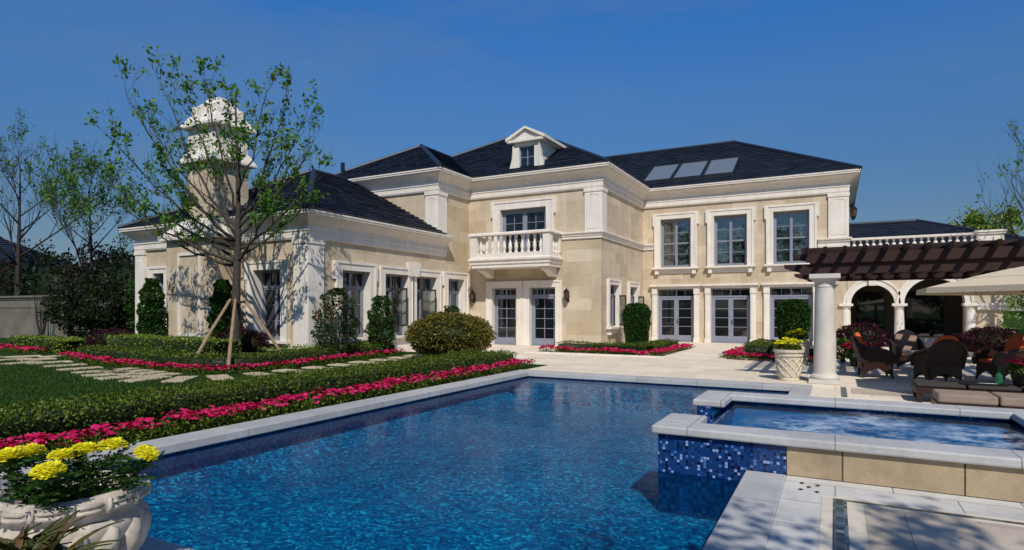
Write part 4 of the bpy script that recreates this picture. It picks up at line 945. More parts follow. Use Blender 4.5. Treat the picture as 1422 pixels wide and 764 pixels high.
for k in range(n): a = R(22.5 + 45 * k); mb.tube([(0, 0, ztop - .03), (rad * .98 * math.cos(a), rad * .98 * math.sin(a), zed - .015)], .013, 5); mb.tube([(0, 0, 1.75), (rad * .5 * math.cos(a), rad * .5 * math.sin(a), ztop - .25)], .011, 5)
mb.build('rib', 'iron', um); mb = MB(); mb.lathe([(.25, 0), (.25, .07), (.06, .1), (.03, .12), (.028, 2.5), (.05, 2.52), (.0, 2.6)], n=14); mb.build('pole', 'wood', um)

def wicker_chair(loc, rz, label, back_mat='orange'):
    root = empty('wicker_armchair', loc, label, 'armchair', 'wicker armchairs round the low table', rz); root.scale = (.86, .88, .95)
    mb = MB()         # faces local -y
    # apron with an arched lower edge on four sides
    def arch(x0, x1): 
        m_ = 10; pts = [(x0, .42), (x1, .42), (x1, .08)] + [(x1 - (x1 - x0) * (.08 + .84 * i / m_), .1 + .13 * math.sin(math.pi * i / m_)) for i in range(m_ + 1)] + [(x0, .08)]
        return pts
    mb.prism(arch(-.36, .36), 'y', -.38, -.33); mb.prism(arch(-.36, .36), 'y', .3, .35)
    mb.prism(arch(-.33, .30), 'x', -.40, -.35); mb.prism(arch(-.33, .30), 'x', .35, .40)
    mb.box(-.35, .35, -.33, .3, .33, .38)
    # arms: rolled panel sloping down and curling at the front
    for sg in (-1, 1):
        pts = [(-.40, .42), (.36, .42), (.44, .78), (.30, .76), (.05, .68), (-.2, .66), (-.34, .62), (-.42, .54)]
        xa, xb = sorted((sg * .34, sg * .41)); mb.prism(pts, 'x', xa, xb)
        mb.tube([(sg * .39, .44, .80), (sg * .40, .25, .75), (sg * .40, 0, .69), (sg * .40, -.22, .665), (sg * .40, -.37, .60), (sg * .40, -.42, .48), (sg * .39, -.38, .36)], .05, 8)
    # arched reclined back
    m_ = 14; out = []
    for i in range(m_ + 1):
        t = math.pi * i / m_; out.append((.42 * math.cos(t) * (1 if abs(math.cos(t)) < .8 else 1), .70 + .27 * math.sin(t)))
    prof = [(.40, .36)] + out + [(-.40, .36)]
    f = lambda p, o_: (p[0], .28 + (p[1] - .36) * .33 + o_, p[1])
    vs = [f(p, 0) for p in prof] + [f(p, .06) for p in prof]; k = len(prof)
    mb.add(vs, [tuple(range(k)), tuple(range(2 * k - 1, k - 1, -1))] + [(i, (i + 1) % k, (i + 1) % k + k, i + k) for i in range(k)])
    mb.tube([f(p, .03) for p in prof], .045, 8)
    mb.build('frame', 'wicker', root)
    for (x, y) in ((-.36, -.34), (.36, -.34), (-.36, .3), (.36, .3)):
        mb = MB(); mb.tube([(x, y, .2), (x * 1.02, y, .1), (x * 1.08, y * 1.08, 0)], [.04, .032, .028], 8); mb.build('leg', 'wicker', root)
    mb = MB(); mb.box(-.33, .33, -.36, .24, .385, .50); mb.build('seat_cushion', back_mat, root, bevel=.04)
    mb = MB(); pr = [(.31 * math.cos(math.pi * i / 12), .84 + .27 * math.sin(math.pi * i / 12)) for i in range(13)]; pr = [(.31, .5)] + pr + [(-.31, .5)]
    g = lambda p, o_: (p[0], .12 + (p[1] - .36) * .33 + o_, p[1]); k = len(pr); vs = [g(p, 0) for p in pr] + [g(p, .14) for p in pr]
    mb.add(vs, [tuple(range(k)), tuple(range(2 * k - 1, k - 1, -1))] + [(i, (i + 1) % k, (i + 1) % k + k, i + k) for i in range(k)]); mb.build('back_cushion', back_mat, root, bevel=.04)
    return root
wicker_chair((.82, 16.75, 0), R(96), 'brown wicker armchair seen side-on nearest the pergola column', 'orange')
wicker_chair((1.98, 16.05, 0), R(200), 'brown wicker armchair seen from behind with orange cushion above its back', 'orange')
wicker_chair((3.3, 17.2, 0), R(-68), 'brown wicker armchair at the right with reddish cushion, facing left', 'orange')
wicker_chair((1.75, 19.4, 0), R(8), 'brown wicker armchair facing the camera beyond the low table, taupe cushion', 'taupe')
tb = empty('round_table', (2.3, 17.9, 0), 'round tan topped garden table between the wicker armchairs', 'table')
mb = MB(); mb.lathe([(.78, .5), (.8, .52), (.8, .54), (.78, .56)], n=32); mb.build('tabletop', 'tabletop', tb)
mb = MB(); mb.lathe([(.34, 0), (.32, .05), (.2, .2), (.18, .35), (.3, .49)], n=20); mb.build('base', 'wicker', tb)
hur = empty('candle_jar', (2.05, 17.95, .56), 'clear glass candle jar standing on the round table', 'jar')
mb = MB(); mb.lathe([(.07, 0), (.07, .02), (.02, .05), (.03, .08), (.1, .14), (.115, .24), (.10, .32)], n=16, cap=False); mb.build('glass_cup', 'paper', hur, smooth=True)
mb = MB(); mb.lathe([(.035, .1), (.035, .22)], n=10); mb.build('candle', 'yellow', hur)

def lounger(x0, x1, y0, y1, zt_, label, cm, th):
    root = empty('sun_lounger', ((x0 + x1) / 2, (y0 + y1) / 2, 0), label, 'sun lounger', 'sun loungers behind the spa')
    hx, hy = (x1 - x0) / 2, (y1 - y0) / 2
    mb = MB(); z1 = zt_ - th
    mb.box(-hx, hx, -hy, -hy + .05, z1 - .1, z1); mb.box(-hx, hx, hy - .05, hy, z1 - .1, z1); mb.box(-hx, -hx + .05, -hy + .05, hy - .05, z1 - .1, z1); mb.box(hx - .05, hx, -hy + .05, hy - .05, z1 - .1, z1); mb.box(-hx + .05, hx - .05, -hy + .05, hy - .05, z1 - .05, z1 - .01)
    mb.build('frame', 'wicker', root, bevel=.01)
    for sx_ in (-1, 1):
        for sy_ in (-1, 1):
            mb = MB(); px, py = sx_ * (hx - .06), sy_ * (hy - .06); mb.tube([(px, py, z1 - .08), (px, py, .06), (px + sx_ * -.03, py, 0)], [.045, .035, .03], 8); mb.build('leg', 'wicker', root)
    mb = MB()
    for i in range(3):
        w_ = 2 * hx / 3; mb.box(-hx + i * w_ + .01, -hx + (i + 1) * w_ - .01, -hy + .02, hy - .02, z1 + .002, zt_)
    mb.build('cushion', cm, root, bevel=.03); return root
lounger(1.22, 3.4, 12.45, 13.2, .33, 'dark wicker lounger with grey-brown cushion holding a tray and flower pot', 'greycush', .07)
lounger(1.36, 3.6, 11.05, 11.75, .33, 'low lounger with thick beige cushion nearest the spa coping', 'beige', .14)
mb = MB(); mb.box(-.3, .3, -.18, .18, 0, .012)
for q in ((-.3, .3, -.18, -.165), (-.3, .3, .165, .18), (-.3, -.285, -.165, .165), (.285, .3, -.165, .165)): mb.box(*q, .012, .035)
o = mb.build('serving_tray', 'iron', None, (2.2, 12.75, .333)); tag(o, 'black serving tray lying on the grey-brown lounger', 'tray')
o = MB().box(-.13, .13, -.09, .09, 0, .006).build('booklet', 'paper', None, (2.28, 12.72, .347), .3); tag(o, 'white booklet lying on the black tray', 'booklet')
mb = MB(); mb.lathe([(.05, 0), (.055, .02), (.055, .12), (.04, .16), (.018, .2), (.016, .26), (.02, .265), (.02, .28)], n=16); o = mb.build('bottle', 'bottle', None, (2.43, 12.82, .347), smooth=True); tag(o, 'green glass bottle standing on the black tray', 'bottle')
def pot(name, loc, prof, mat, label, n=24, lattice=None, parts=None):
    root = empty(name, loc, label, 'flower pot'); mb = MB(); mb.lathe(prof, n=n); mb.build('pot_body', mat, root, smooth=False, bevel=.004)
    return root
def posy(name, loc, r, h, label, fm, nf=14, nl=500, fs=.05, lm='l_hedge', cat='flowers', leaf=.06, per=40, ball=.5):
    """a potted plant: leafy mound with round blossoms, each bloom a part"""
    root = empty(name, loc, label, cat); d = rand_dirs(nl); d[:, 2] = np.abs(d[:, 2])
    P = d * (RNG.uniform(.3, 1, nl) ** .5)[:, None] * np.array([r, r, h * .8])
    link('foliage', quads_mesh('foliage', leaf_arrays(P, d * .6 + rand_dirs(nl), leaf, .4), [lm]), root)
    for i in range(nf):
        a = i * 2.399; q = math.sqrt((i + .5) / nf); c = Vector((r * .95 * q * math.cos(a), r * .95 * q * math.sin(a), h * (.95 - .35 * q * q) + random.uniform(-.02, .03)))
        dd = rand_dirs(per); dd[:, 2] = np.abs(dd[:, 2]) - .15; PP = dd * fs * np.array([1, 1, ball])
        link('bloom', quads_mesh('bloom', leaf_arrays(PP, dd + rand_dirs(per) * .5, fs * .75, .8), [fm]), root, c)
    return root
pot('flower_pot', (2.75, 12.85, .333), [(.11, 0), (.13, .03), (.17, .2), (.19, .21), (.19, .25), (.165, .25), (.15, .2)], 'iron', 'small dark flower pot standing on the grey-brown lounger')
posy('petunia_plant', (2.75, 12.85, .54), .24, .26, 'pink blossoms growing in the small pot on the lounger', 'pink', 10, 420, .05)

# lattice pots by the pergola column
def lattice_pot(loc, label, s=1.):
    root = empty('lattice_planter', loc, label, 'planter', 'cream lattice planters by the pergola column')
    P_ = [(.22, 0), (.225, .03), (.215, .06), (.23, .09), (.232, .11), (.285, .52), (.295, .56), (.315, .57), (.315, .60), (.30, .61), (.30, .64), (.335, .66), (.335, .72), (.29, .72), (.28, .66)]
    mb = MB(); mb.lathe(P_, n=32); mb.build('pot_body', 'urn2', root)
    mb = MB(); nn = 10
    for k in range(nn):
        for sg in (-1, 1):
            pts = []
            for i in range(9): t = i / 8; a = 2 * math.pi * k / nn + sg * t * 1.25; rr = .232 + (.285 - .232) * t + .008; pts.append((rr * math.cos(a), rr * math.sin(a), .12 + .40 * t))
            mb.tube(pts, .014, 5)
    mb.build('lattice', 'creamband', root)
    mb = MB(); mb.lathe([(.0, .66), (.28, .665)], n=20, cap=False); mb.build('soil', 'soil', root); root.scale = (s,) * 3
    return root
lattice_pot((-.93, 15.05, 0), 'cream lattice planter nearest the pool in front of the column', .97)
lattice_pot((-.95, 19.2, 0), 'cream lattice planter half hidden behind the stone column', 1.05)
posy('marigold_clump', (-.93, 15.05, .66), .29, .27, 'yellow marigolds in the lattice planter nearest the pool', 'yellow', 13, 700, .06)
posy('marigold_clump', (-.95, 19.2, .71), .3, .3, 'yellow marigolds in the lattice planter behind the column', 'yellow', 13, 700, .06)

# ------------------------------------------------------------------ foreground urn and its marigolds
URN = (-3.97, 1.90, 0); UX = 28.2
urn = empty('stone_urn', URN, 'wide weathered stone urn with carved lobes in the near corner', 'urn', None)
prof = [(.30, 0), (.31, .03), (.27, .06), (.30, .10), (.40, .20), (.465, .30), (.478, .35), (.462, .385), (.435, .40), (.43, .425), (.44, .435), (.476, .445), (.492, .47), (.492, .50), (.478, .518), (.45, .525), (.44, .535), (.405, .535), (.395, .52), (.39, .47), (.36, .40)]
mb = MB(); mb.lathe(prof, n=72); mb.build('urn_body', 'urn', urn, smooth=True)
mb = MB()
for k in range(15):      # leaf-shaped lobes round the bowl
    a = 2 * math.pi * k / 15
    pts = []; rs = []
    for i in range(8):
        t = i / 7; z = .10 + .255 * t; rr = np.interp(z, [.10, .20, .30, .35, .385], [.30, .40, .465, .478, .462]); aa = a + .18 * (t - .4)
        pts.append((rr * math.cos(aa), rr * math.sin(aa), z)); rs.append(.022 + .062 * (1 + .12 * math.sin(k * 2.3)) * math.sin(math.pi * (.15 + .8 * t)) )
    mb.tube(pts, rs, 8)
mb.build('lobe_relief', 'urn', urn, smooth=True)
mb = MB()
for k in range(14):      # bound ribbon moulding on the rim
    a0, a1 = 2 * math.pi * (k + .12) / 14, 2 * math.pi * (k + .88) / 14
    for zz in (.468, .498): mb.tube([(.494 * math.cos(a0 + (a1 - a0) * i / 6), .494 * math.sin(a0 + (a1 - a0) * i / 6), zz) for i in range(7)], [.004] + [.013] * 5 + [.004], 6)
    am = 2 * math.pi * k / 14; mb.tube([(.488 * math.cos(am), .488 * math.sin(am), .447), (.503 * math.cos(am + .02), .503 * math.sin(am + .02), .484), (.485 * math.cos(am + .03), .485 * math.sin(am + .03), .52)], .017, 6)
mb.build('rim_moulding', 'urn', urn, smooth=True)
mb = MB(); mb.lathe([(0, .465), (.15, .475), (.3, .462), (.388, .44)], n=30, cap=False); mb.build('soil', 'soil', urn)
def marigold(nm, base, tip, hr, tilt, label, nl=26, seed=0):
    rnd = random.Random(seed); root = empty(nm, base, label, 'marigold', 'yellow marigolds in the stone urn'); v = Vector(tip) - Vector(base)
    mb = MB(); mid = v * .5 + Vector((rnd.uniform(-.03, .03), rnd.uniform(-.03, .03), .02)); mb.tube([(0, 0, 0), mid, v], [.006, .005, .005], 6)
    mb.lathe([(.006, -.02), (.016, -.008), (.02, .008)], tuple(v), 8); mb.build('stem', 'l_hedge', root)
    # feathery leaves: rows of leaflets along midribs
    Ps = []; Ds = []
    for k in range(nl):
        a = rnd.uniform(0, 6.28); t = rnd.uniform(.05, .9); o = v * t; L = rnd.uniform(.08, .15); dr = Vector((math.cos(a), math.sin(a), rnd.uniform(-.1, .6))).normalized()
        sd_ = dr.cross(Vector((0, 0, 1))).normalized()
        for i in range(5):
            q = o + dr * L * (i + 1) / 5
            for sg in (-1, 1): Ps.append(q + sd_ * sg * .013); Ds.append(dr * .7 + sd_ * sg)
        Ps.append(o + dr * L * 1.12); Ds.append(dr)
    link('foliage', quads_mesh('foliage', leaf_arrays(np.array(Ps), np.array(Ds) + RNG.normal(0, .15, (len(Ps), 3)), .04, .32, .3, .08), ['l_yew']), root)
    # the head: a flattened dome of ruffled petals set out on a spiral
    Vs = []; up = Vector((tilt[0], tilt[1], 1)).normalized(); e = up.cross(Vector((1, .3, 0))).normalized(); g = up.cross(e); NP = 150
    for k in range(NP):
        q = (k + .5) / NP; th = 1.75 * math.sqrt(q); a = k * 2.39996; rad_ = e * math.cos(a) + g * math.sin(a); tan_ = -e * math.sin(a) + g * math.cos(a)
        nrm = rad_ * math.sin(th) + up * math.cos(th); c0 = v + up * hr * .12 + rad_ * (math.sin(th) * hr * .80) + up * (math.cos(th) * hr * .40)
        dv = (rad_ * (math.cos(th) * .8 + .25) + nrm * .55 + Vector((rnd.uniform(-.35, .35), rnd.uniform(-.35, .35), rnd.uniform(-.35, .35)))).normalized(); L = hr * rnd.uniform(.26, .4); W = hr * rnd.uniform(.13, .2)
        Vs += [c0, c0 + dv * L * .7 + tan_ * W + nrm * rnd.uniform(-.1, .15) * hr, c0 + dv * L, c0 + dv * L * .7 - tan_ * W + nrm * rnd.uniform(-.1, .15) * hr]
    hub = MB(); hub.lathe([(hr * .2, -hr * .05), (hr * .74, hr * .12), (hr * .66, hr * .34), (hr * .35, hr * .5), (0, hr * .54)], n=14, cap=False); rm = Vector((0, 0, 1)).rotation_difference(up).to_matrix(); hub.v = [tuple(v + rm @ Vector(q)) for q in hub.v]
    link('flower_head', quads_mesh('flower_head', np.array([tuple(q) for q in Vs]), ['yellow', 'yellow'], hub), root)
    return root
def pix(u, vv, f):       # a place seen in the photo, at depth f metres
    a = (u - 711) / 837; s_, c_ = math.sin(R(28.2)), math.cos(R(28.2)); return Vector((f * (-s_ + a * c_), f * (c_ + a * s_), 1.6 + (430 - vv) / 837 * f))
urn.scale = (.80, .80, 1.045)
MG = [((38, 627), 3.40, .092, 'broad yellow marigold head at the left over the urn rim'), ((10, 632), 3.25, .08, 'yellow marigold head cut by the left picture edge'), ((86, 631), 3.35, .072, 'small yellow marigold head between two larger ones'),
      ((118, 623), 3.45, .08, 'yellow marigold head in the middle of the row over the urn'), ((157, 617), 3.5, .08, 'topmost yellow marigold head, right of the middle'), ((202, 627), 3.45, .07, 'tilted yellow marigold head leaning out over the pool'), ((67, 653), 3.12, .082, 'lowest yellow marigold head in front of the others')]
for i, ((u, vv), f, hr, lab) in enumerate(MG):
    t = pix(u, vv + 4, f); b0 = Vector((URN[0] + (t.x - URN[0]) * .55, URN[1] + (t.y - URN[1]) * .55, .46)); tl = Vector((t.x - b0.x, t.y - b0.y)) * (2.2 if i == 5 else .8)
    marigold('marigold', b0, t, hr * .86, (tl.x, tl.y), lab, 62, i)
# strap-leaved plant in the corner
brom = empty('strap_leaf_plant', (-3.27, 1.36, 0), 'low olive and bronze strap-leaved plant before the stone urn', 'plant')
mb = MB(); rnd = random.Random(4)
for k in range(80):
    a = rnd.uniform(0, 6.28); L = rnd.uniform(.2, .32); el = rnd.uniform(.5, 1.25); px, py = rnd.uniform(-.15, .15), rnd.uniform(-.12, .12); wv = rnd.uniform(.016, .026); pts = []
    for i in range(6):
        t = i / 5; rr = L * (t * math.cos(el) + .25 * t * t); z = .43 + L * (t * math.sin(el) - .35 * t * t); W = wv * (1 - t ** 2.2) + .001
        x, y = px + rr * math.cos(a), py + rr * math.sin(a); pts += [(x - W * math.sin(a), y + W * math.cos(a), z), (x, y, z - .006), (x + W * math.sin(a), y - W * math.cos(a), z)]
    mb.add(pts, [(3 * i + j, 3 * i + j + 1, 3 * i + j + 4, 3 * i + j + 3) for i in range(5) for j in (0, 1)])
mb.build('leaves', 'l_brom', brom)
mb = MB(); mb.lathe([(.12, 0), (.17, .41), (.185, .42), (.185, .46), (.16, .46), (.05, .42)], n=18); mb.build('pot_body', 'urn', brom)

# ------------------------------------------------------------------ planting
PB = 'l_hedge'
hedge('clipped_hedge', [(-8.45, 2.0), (-8.5, 15.3)], .78, .38, PB, 'long low clipped hedge right behind the pink flowers along the pool', 900, .046)
hedge('clipped_hedge', [(-9.55, 2.0), (-9.6, 15.0)], .75, .32, PB, 'long low clipped hedge on the lawn side of the poolside hedge', 650, .048)
flower_bed('flower_border', [(-7.64, 2.2), (-7.66, 15.2)], .56, 'long strip of magenta blossoms edging the left side of the pool', dens=300, h=.19, fs=.042)
hedge('clipped_hedge', [(-9.0, 14.2), (-9.9, 15.4)], 1.0, .36, PB, 'short clipped hedge clump at the foot of the round bronze bush', 420, .05)
shrub('round_bush', (-11.0, 16.3, 0), 1.42, 1.42, 1.52, 'l_bronze', 'big round bronze-green clipped bush on the terrace edge', 15000, .085, dense=.86, lumps=.07, inner=.35, z0=.0)
flower_bed('flower_border', [(-22.6, 10.7), (-20, 10.15), (-17.5, 9.75), (-15.6, 9.65), (-14.4, 9.6), (-13.35, 10.1), (-13.3, 11.6), (-13.5, 13.2), (-14.1, 17.6)], .5, 'curving strip of magenta blossoms edging the bed before the villa', dens=150, h=.15, fs=.05)
hedge('clipped_hedge', [(-22.6, 11.5), (-20, 10.95), (-17.5, 10.5), (-14.8, 10.4), (-14.15, 11.1), (-14.25, 13.2), (-14.75, 17.6)], .8, .36, PB, 'curving clipped hedge behind the magenta strip before the villa', 300, .06)
hedge('clipped_hedge', [(-21.8, 12.0), (-19, 11.7), (-15.6, 11.5)], .9, .72, 'l_lime', 'pale green loose hedge under the staked tree', 260, .07)
hedge('clipped_hedge', [(-15.0, 12.4), (-14.95, 17.4)], .5, .42, 'l_lime', 'pale green low planting below the left wing windows', 260, .07)
hedge('clipped_hedge', [(-30, 12.6), (-24.6, 12.0)], 1.0, .5, 'l_lime', 'pale green low hedge at the far left by the garden wall', 200, .08)
flower_bed('flower_border', [(-30, 11.6), (-25.2, 11.1)], .5, 'short strip of magenta blossoms at the far left of the lawn', dens=110, h=.18, fs=.06)
shrub('round_shrub', (-24.2, 12.9, 0), .8, .8, .75, 'l_yew', 'small dark round shrub left of the villa corner', 2500, .08, lumps=.08)
shrub('burgundy_shrub', (-22.6, 12.2, 0), 1.2, .7, .95, 'l_red', 'low burgundy shrub left of the dark topiary by the chimney', 4000, .07, lumps=.06, z0=0., dense=.82)
shrub('burgundy_shrub', (-17.2, 13.2, 0), 1.2, .6, 1.0, 'l_red', 'low burgundy shrub under the left wing front window', 4000, .07, lumps=.06, z0=0., dense=.82)
shrub('topiary_column', (-21.45, 12.85, 0), .42, .42, 2.7, 'l_yew', 'tall clipped dark column shrub left of the chimney breast', 9000, .085, 'bud', dense=.7, lumps=.35)
shrub('topiary_column', (-18.25, 13.35, 0), .44, .44, 2.6, 'l_yew', 'tall clipped dark column shrub right of the chimney breast', 9000, .085, 'bud', dense=.7, lumps=.4)
shrub('camellia_shrub', (-14.38, 14.7, 0), .62, .62, 2.3, 'l_glossy', 'glossy dark camellia with red buds beside the left wing corner', 4200, .085, 'bud', lumps=.6, accent='redfl', naccent=90)
shrub('yew_shrub', (-14.55, 17.05, 0), .46, .46, 2.1, 'l_yew', 'dark irregular upright shrub between the left wing windows', 4200, .09, 'bud', lumps=.5)
shrub('yew_shrub', (-13.6, 20.2, 0), .42, .42, 1.75, 'l_yew', 'small dark upright shrub showing above the round bronze bush', 2600, .09, 'bud', lumps=.5)
o = MB(); o.lathe([(0, .5), (.2, .55), (.27, .7), (.2, .86), (0, .9)], n=18, cap=False)
# middle bed in the corner of the two facades
hedge('clipped_hedge', [(-9.3, 21.45), (-5.95, 21.0)], .7, .36, PB, 'front side of the low clipped hedge square below the topiary column', 420, .05)
hedge('clipped_hedge', [(-6.0, 21.2), (-6.0, 25.1)], .7, .36, PB, 'right side of the low clipped hedge square below the topiary column', 420, .05)
hedge('clipped_hedge', [(-8.2, 22.0), (-6.7, 22.0), (-6.7, 25.2)], .9, .28, 'l_yew', 'darker inner planting of the hedge square below the topiary column', 340, .06)
flower_bed('flower_border', [(-9.9, 20.95), (-5.5, 20.25)], .5, 'magenta strip facing the pool round the middle hedge square', dens=190, h=.17, fs=.062)
flower_bed('flower_border', [(-5.4, 20.4), (-5.3, 25.3)], .5, 'magenta strip on the right side of the middle hedge square', dens=190, h=.17, fs=.062)
mb = MB(); mb.box(-10.2, -5.05, 19.93, 20.02, -.02, .05); mb.box(-5.05, -4.97, 19.93, 25.4, -.02, .05); structure(mb.build('bed_kerb', 'trim'))
shrub('topiary_column', (-7.45, 25.1, 0), .58, .58, 1.85, 'l_yew', 'clipped green column shrub at the inner corner of the villa', 10000, .08, 'col', dense=.86, lumps=.10)
# right bed by the door
hedge('clipped_hedge', [(-2.55, 21.4), (-.4, 21.1)], .75, .45, PB, 'low clipped hedge behind the lattice planters', 420, .055)
hedge('clipped_hedge', [(-2.35, 21.8), (-2.3, 25.4)], .7, .42, PB, 'low clipped hedge running back from the planters towards the villa', 380, .06)
flower_bed('flower_border', [(-3.0, 20.6), (-.3, 20.1)], .55, 'magenta strip in front of the hedge by the lattice planters', dens=190, h=.17, fs=.062)
flower_bed('flower_border', [(-3.15, 20.7), (-3.0, 24.8)], .5, 'magenta strip beside the hedge leading to the right door', dens=150, h=.16, fs=.06)
shrub('topiary_column', (-1.35, 24.3, 0), .58, .58, 1.95, 'l_yew', 'clipped dark column shrub before the right-hand door', 10000, .08, 'col', dense=.86, lumps=.10)
shrub('burgundy_shrub', (.75, 23.6, 0), .8, .7, 1.15, 'l_red', 'burgundy shrub right of the pergola column', 4000, .08, lumps=.1, dense=.82)
shrub('leafy_shrub', (.2, 20.8, 0), .35, .35, .75, 'l_lime', 'bright green shrub just right of the pergola column', 1500, .07, lumps=.15)
lp = pot('flower_pot', (.55, 19.6, 0), [(.16, 0), (.2, .2), (.22, .21), (.22, .25), (.17, .24)], 'darkpot' if 'darkpot' in MAT else 'iron', 'dark pot of pink blossoms left of the side-on armchair')
posy('petunia_plant', (.55, 19.6, .2), .42, .5, 'mound of pink blossoms in the dark pot left of the armchair', 'pink', 30, 500, .075)
shrub('burgundy_shrub', (4.2, 22.6, 0), 1.0, .9, 1.1, 'l_red', 'burgundy shrub below the arcade at the right', 5000, .08, lumps=.1, dense=.82)
shrub('leafy_shrub', (5.1, 22.4, 0), 1.0, .9, 1.05, 'l_yew', 'dark green shrub beside the burgundy one at the right', 5000, .08, lumps=.12)
shrub('climbing_shrub', (6.5, 29.4, 0), .8, .6, 3.0, 'l_lime', 'thin twiggy climber at the right end of the arcade', 1500, .11, 'bud', lumps=.4, tmat='darkbark')
shrub('climbing_shrub', (7.6, 27.8, 0), 1.3, 1.0, 2.2, 'l_yew', 'dark leafy shrub beside the climber at the right edge', 4000, .11, 'ball', lumps=.3)

# short grass on the lawn
def grass():
    n = 60000; x = RNG.uniform(-25, -9.9, n); y = RNG.uniform(3.2, 16.5, n)
    k = (y < 10.6 + np.maximum(0, (-15.6 - x)) * .0) & ~((x > -13.9) & (y > 9.4) & (x < -13.0)) & ((x > -13.2) | (y < 9.6)); x, y = x[k], y[k]; n = len(x)
    D = np.stack([RNG.normal(0, .5, n), RNG.normal(0, .5, n), np.ones(n)], 1); L = .055
    V = leaf_arrays(np.stack([x, y, np.full(n, .012)], 1), D, L, .28, .4, .05)
    o = link('grass', quads_mesh('grass', V - np.array([-15, 8, 0]), ['l_grass']), None, (-15, 8, 0)); tag(o, 'short mown green grass of the garden lawn', 'grass', None, 'stuff')
grass()
# stepping stones across the lawn
PT = [(-24.4, 10.2), (-22.6, 9.85), (-20.9, 9.45), (-19.4, 9.15), (-18.0, 8.85), (-16.8, 8.6), (-15.8, 8.4), (-14.9, 8.2), (-14.0, 8.25), (-13.25, 8.6), (-12.75, 9.25), (-12.5, 10.15), (-12.42, 11.1), (-12.4, 12.05), (-12.43, 13.0), (-12.48, 13.95), (-12.53, 14.9), (-12.6, 15.85), (-12.65, 16.75)]
s0 = None
for i, (x, y) in enumerate(PT):
    if s0 is None: s0 = MB().box(-.22, .22, -.5, .5, -.03, .022).build('stepping_stone', 'step', bevel=.012); o = s0
    else: o = s0.copy(); COL.objects.link(o)
    a, b = PT[max(0, i - 1)], PT[min(len(PT) - 1, i + 1)]
    o.location = (x, y, 0); o.rotation_euler = (0, 0, math.atan2(b[1] - a[1], b[0] - a[0]) + random.uniform(-.06, .06)); k = random.uniform(.9, 1.1); o.scale = (k, k, 1)
    tag(o, 'pale sandstone slab laid in the curving lawn path', 'stepping stone', 'stepping stones across the lawn')
# second row makes the bend wide
for (x, y, rz) in ((-23.6, 10.9, .3), (-24.6, 9.3, .3), (-23.2, 9.4, .2), (-21.5, 9.0, .3), (-16.7, 9.2, .2), (-15.9, 9.0, .1), (-15.2, 8.9, .1), (-14.5, 8.8, 0)):
    o = s0.copy(); COL.objects.link(o); o.location = (x, y, 0); o.rotation_euler = (0, 0, rz); tag(o, 'pale sandstone slab laid in the curving lawn path', 'stepping stone', 'stepping stones across the lawn')

# staked tree in front of the left wing
TB = (-15.95, 12.1, 0)
TIPS = [(147, 232, .42, .6), (158, 178, .43, -.9), (176, 112, .44, .3), (206, 150, .5, 1.3), (226, 104, .47, -.4), (262, 122, .55, .9), (288, 98, .55, -.8), (316, 118, .66, .6), (370, 108, .62, -.5), (398, 122, .53, .5), (420, 152, .5, -.9), (436, 176, .47, .4), (441, 222, .42, -.3), (424, 266, .40, .9), (382, 250, .38, -1.4), (176, 270, .37, -.8), (205, 300, .36, .9), (232, 215, .45, -1.6), (280, 195, .5, 1.7), (385, 190, .52, 1.5), (335, 170, .6, -1.5), (250, 262, .38, 1.9)]
AIM = []
for (u, vv, t, df) in TIPS:
    p_ = pix(u, vv + 20, 18.2 + df); AIM.append(((p_.x - TB[0], p_.y - TB[1], p_.z), t))
tree('young_tree', TB, 8.7, 3.3, 'young staked tree in first leaf standing before the left wing', leaves=5200, leaf=.125, first=.35, seed=17, rtrunk=.16, levels=4, clus=.17, aim=AIM)
for (x, y, lab) in ((-15.44, 10.25, 'left leaning timber stake propping the young tree'), (-13.5, 10.0, 'middle leaning timber stake propping the young tree'), (-14.6, 12.9, 'right leaning timber stake propping the young tree')):
    mb = MB(); e = Vector((TB[0] - x, TB[1] - y, 0)); L = e.length; e = e / L; mb.tube([(0, 0, -.05), e * (L - .27) * .5 + Vector((0, 0, .95)), e * (L - .24) + Vector((0, 0, 1.9))], [.05, .046, .04], 8)
    o = mb.build('tree_stake', 'stake', None, (x, y, 0)); tag(o, lab, 'stake', 'stakes propping the young tree')
mb = MB()
for k in range(3): a = k * 2.1 + .4; mb.tube([(.3 * math.cos(a), .3 * math.sin(a), 0), (.3 * math.cos(a + 2.1), .3 * math.sin(a + 2.1), .02)], .03, 6)
o = mb.build('stake_tie', 'darkbark', None, (TB[0], TB[1], 1.82)); tag(o, 'dark timber collar tying the stakes round the trunk', 'tie')

# ------------------------------------------------------------------ background, left
gw = empty('garden_wall', (-40, 16.6, 0), 'grey rendered garden wall with moulded cap behind the lawn', 'wall')
mb = MB(); mb.box(-75, -27, 16.5, 16.75, 0, 2.15); mb.build('wall_panel', 'garden_wall', gw, world=True)
mb = MB(); mb.sweep([(-.3, 2.15), (.05, 2.15), (.05, 2.22), (.12, 2.26), (.12, 2.36), (-.3, 2.36)], [(-75, 16.5), (-27, 16.5)]); mb.sweep([(-.02, 1.7), (.03, 1.7), (.03, 1.78), (-.02, 1.78)], [(-75, 16.5), (-27, 16.5)]); mb.build('cap_moulding', 'garden_wall', gw, world=True)
shrub('broad_shrub', (-29.3, 15.2, 0), 2.6, 1.8, 2.9, 'l_dark', 'broad dark evergreen shrub before the garden wall', 9000, .14, lumps=.22, cat='shrub', dense=.7)
shrub('broad_shrub', (-26.6, 16.4, 0), 1.8, 1.5, 3.1, 'l_yew', 'taller dark evergreen shrub against the villa corner', 6000, .14, lumps=.22, dense=.7)
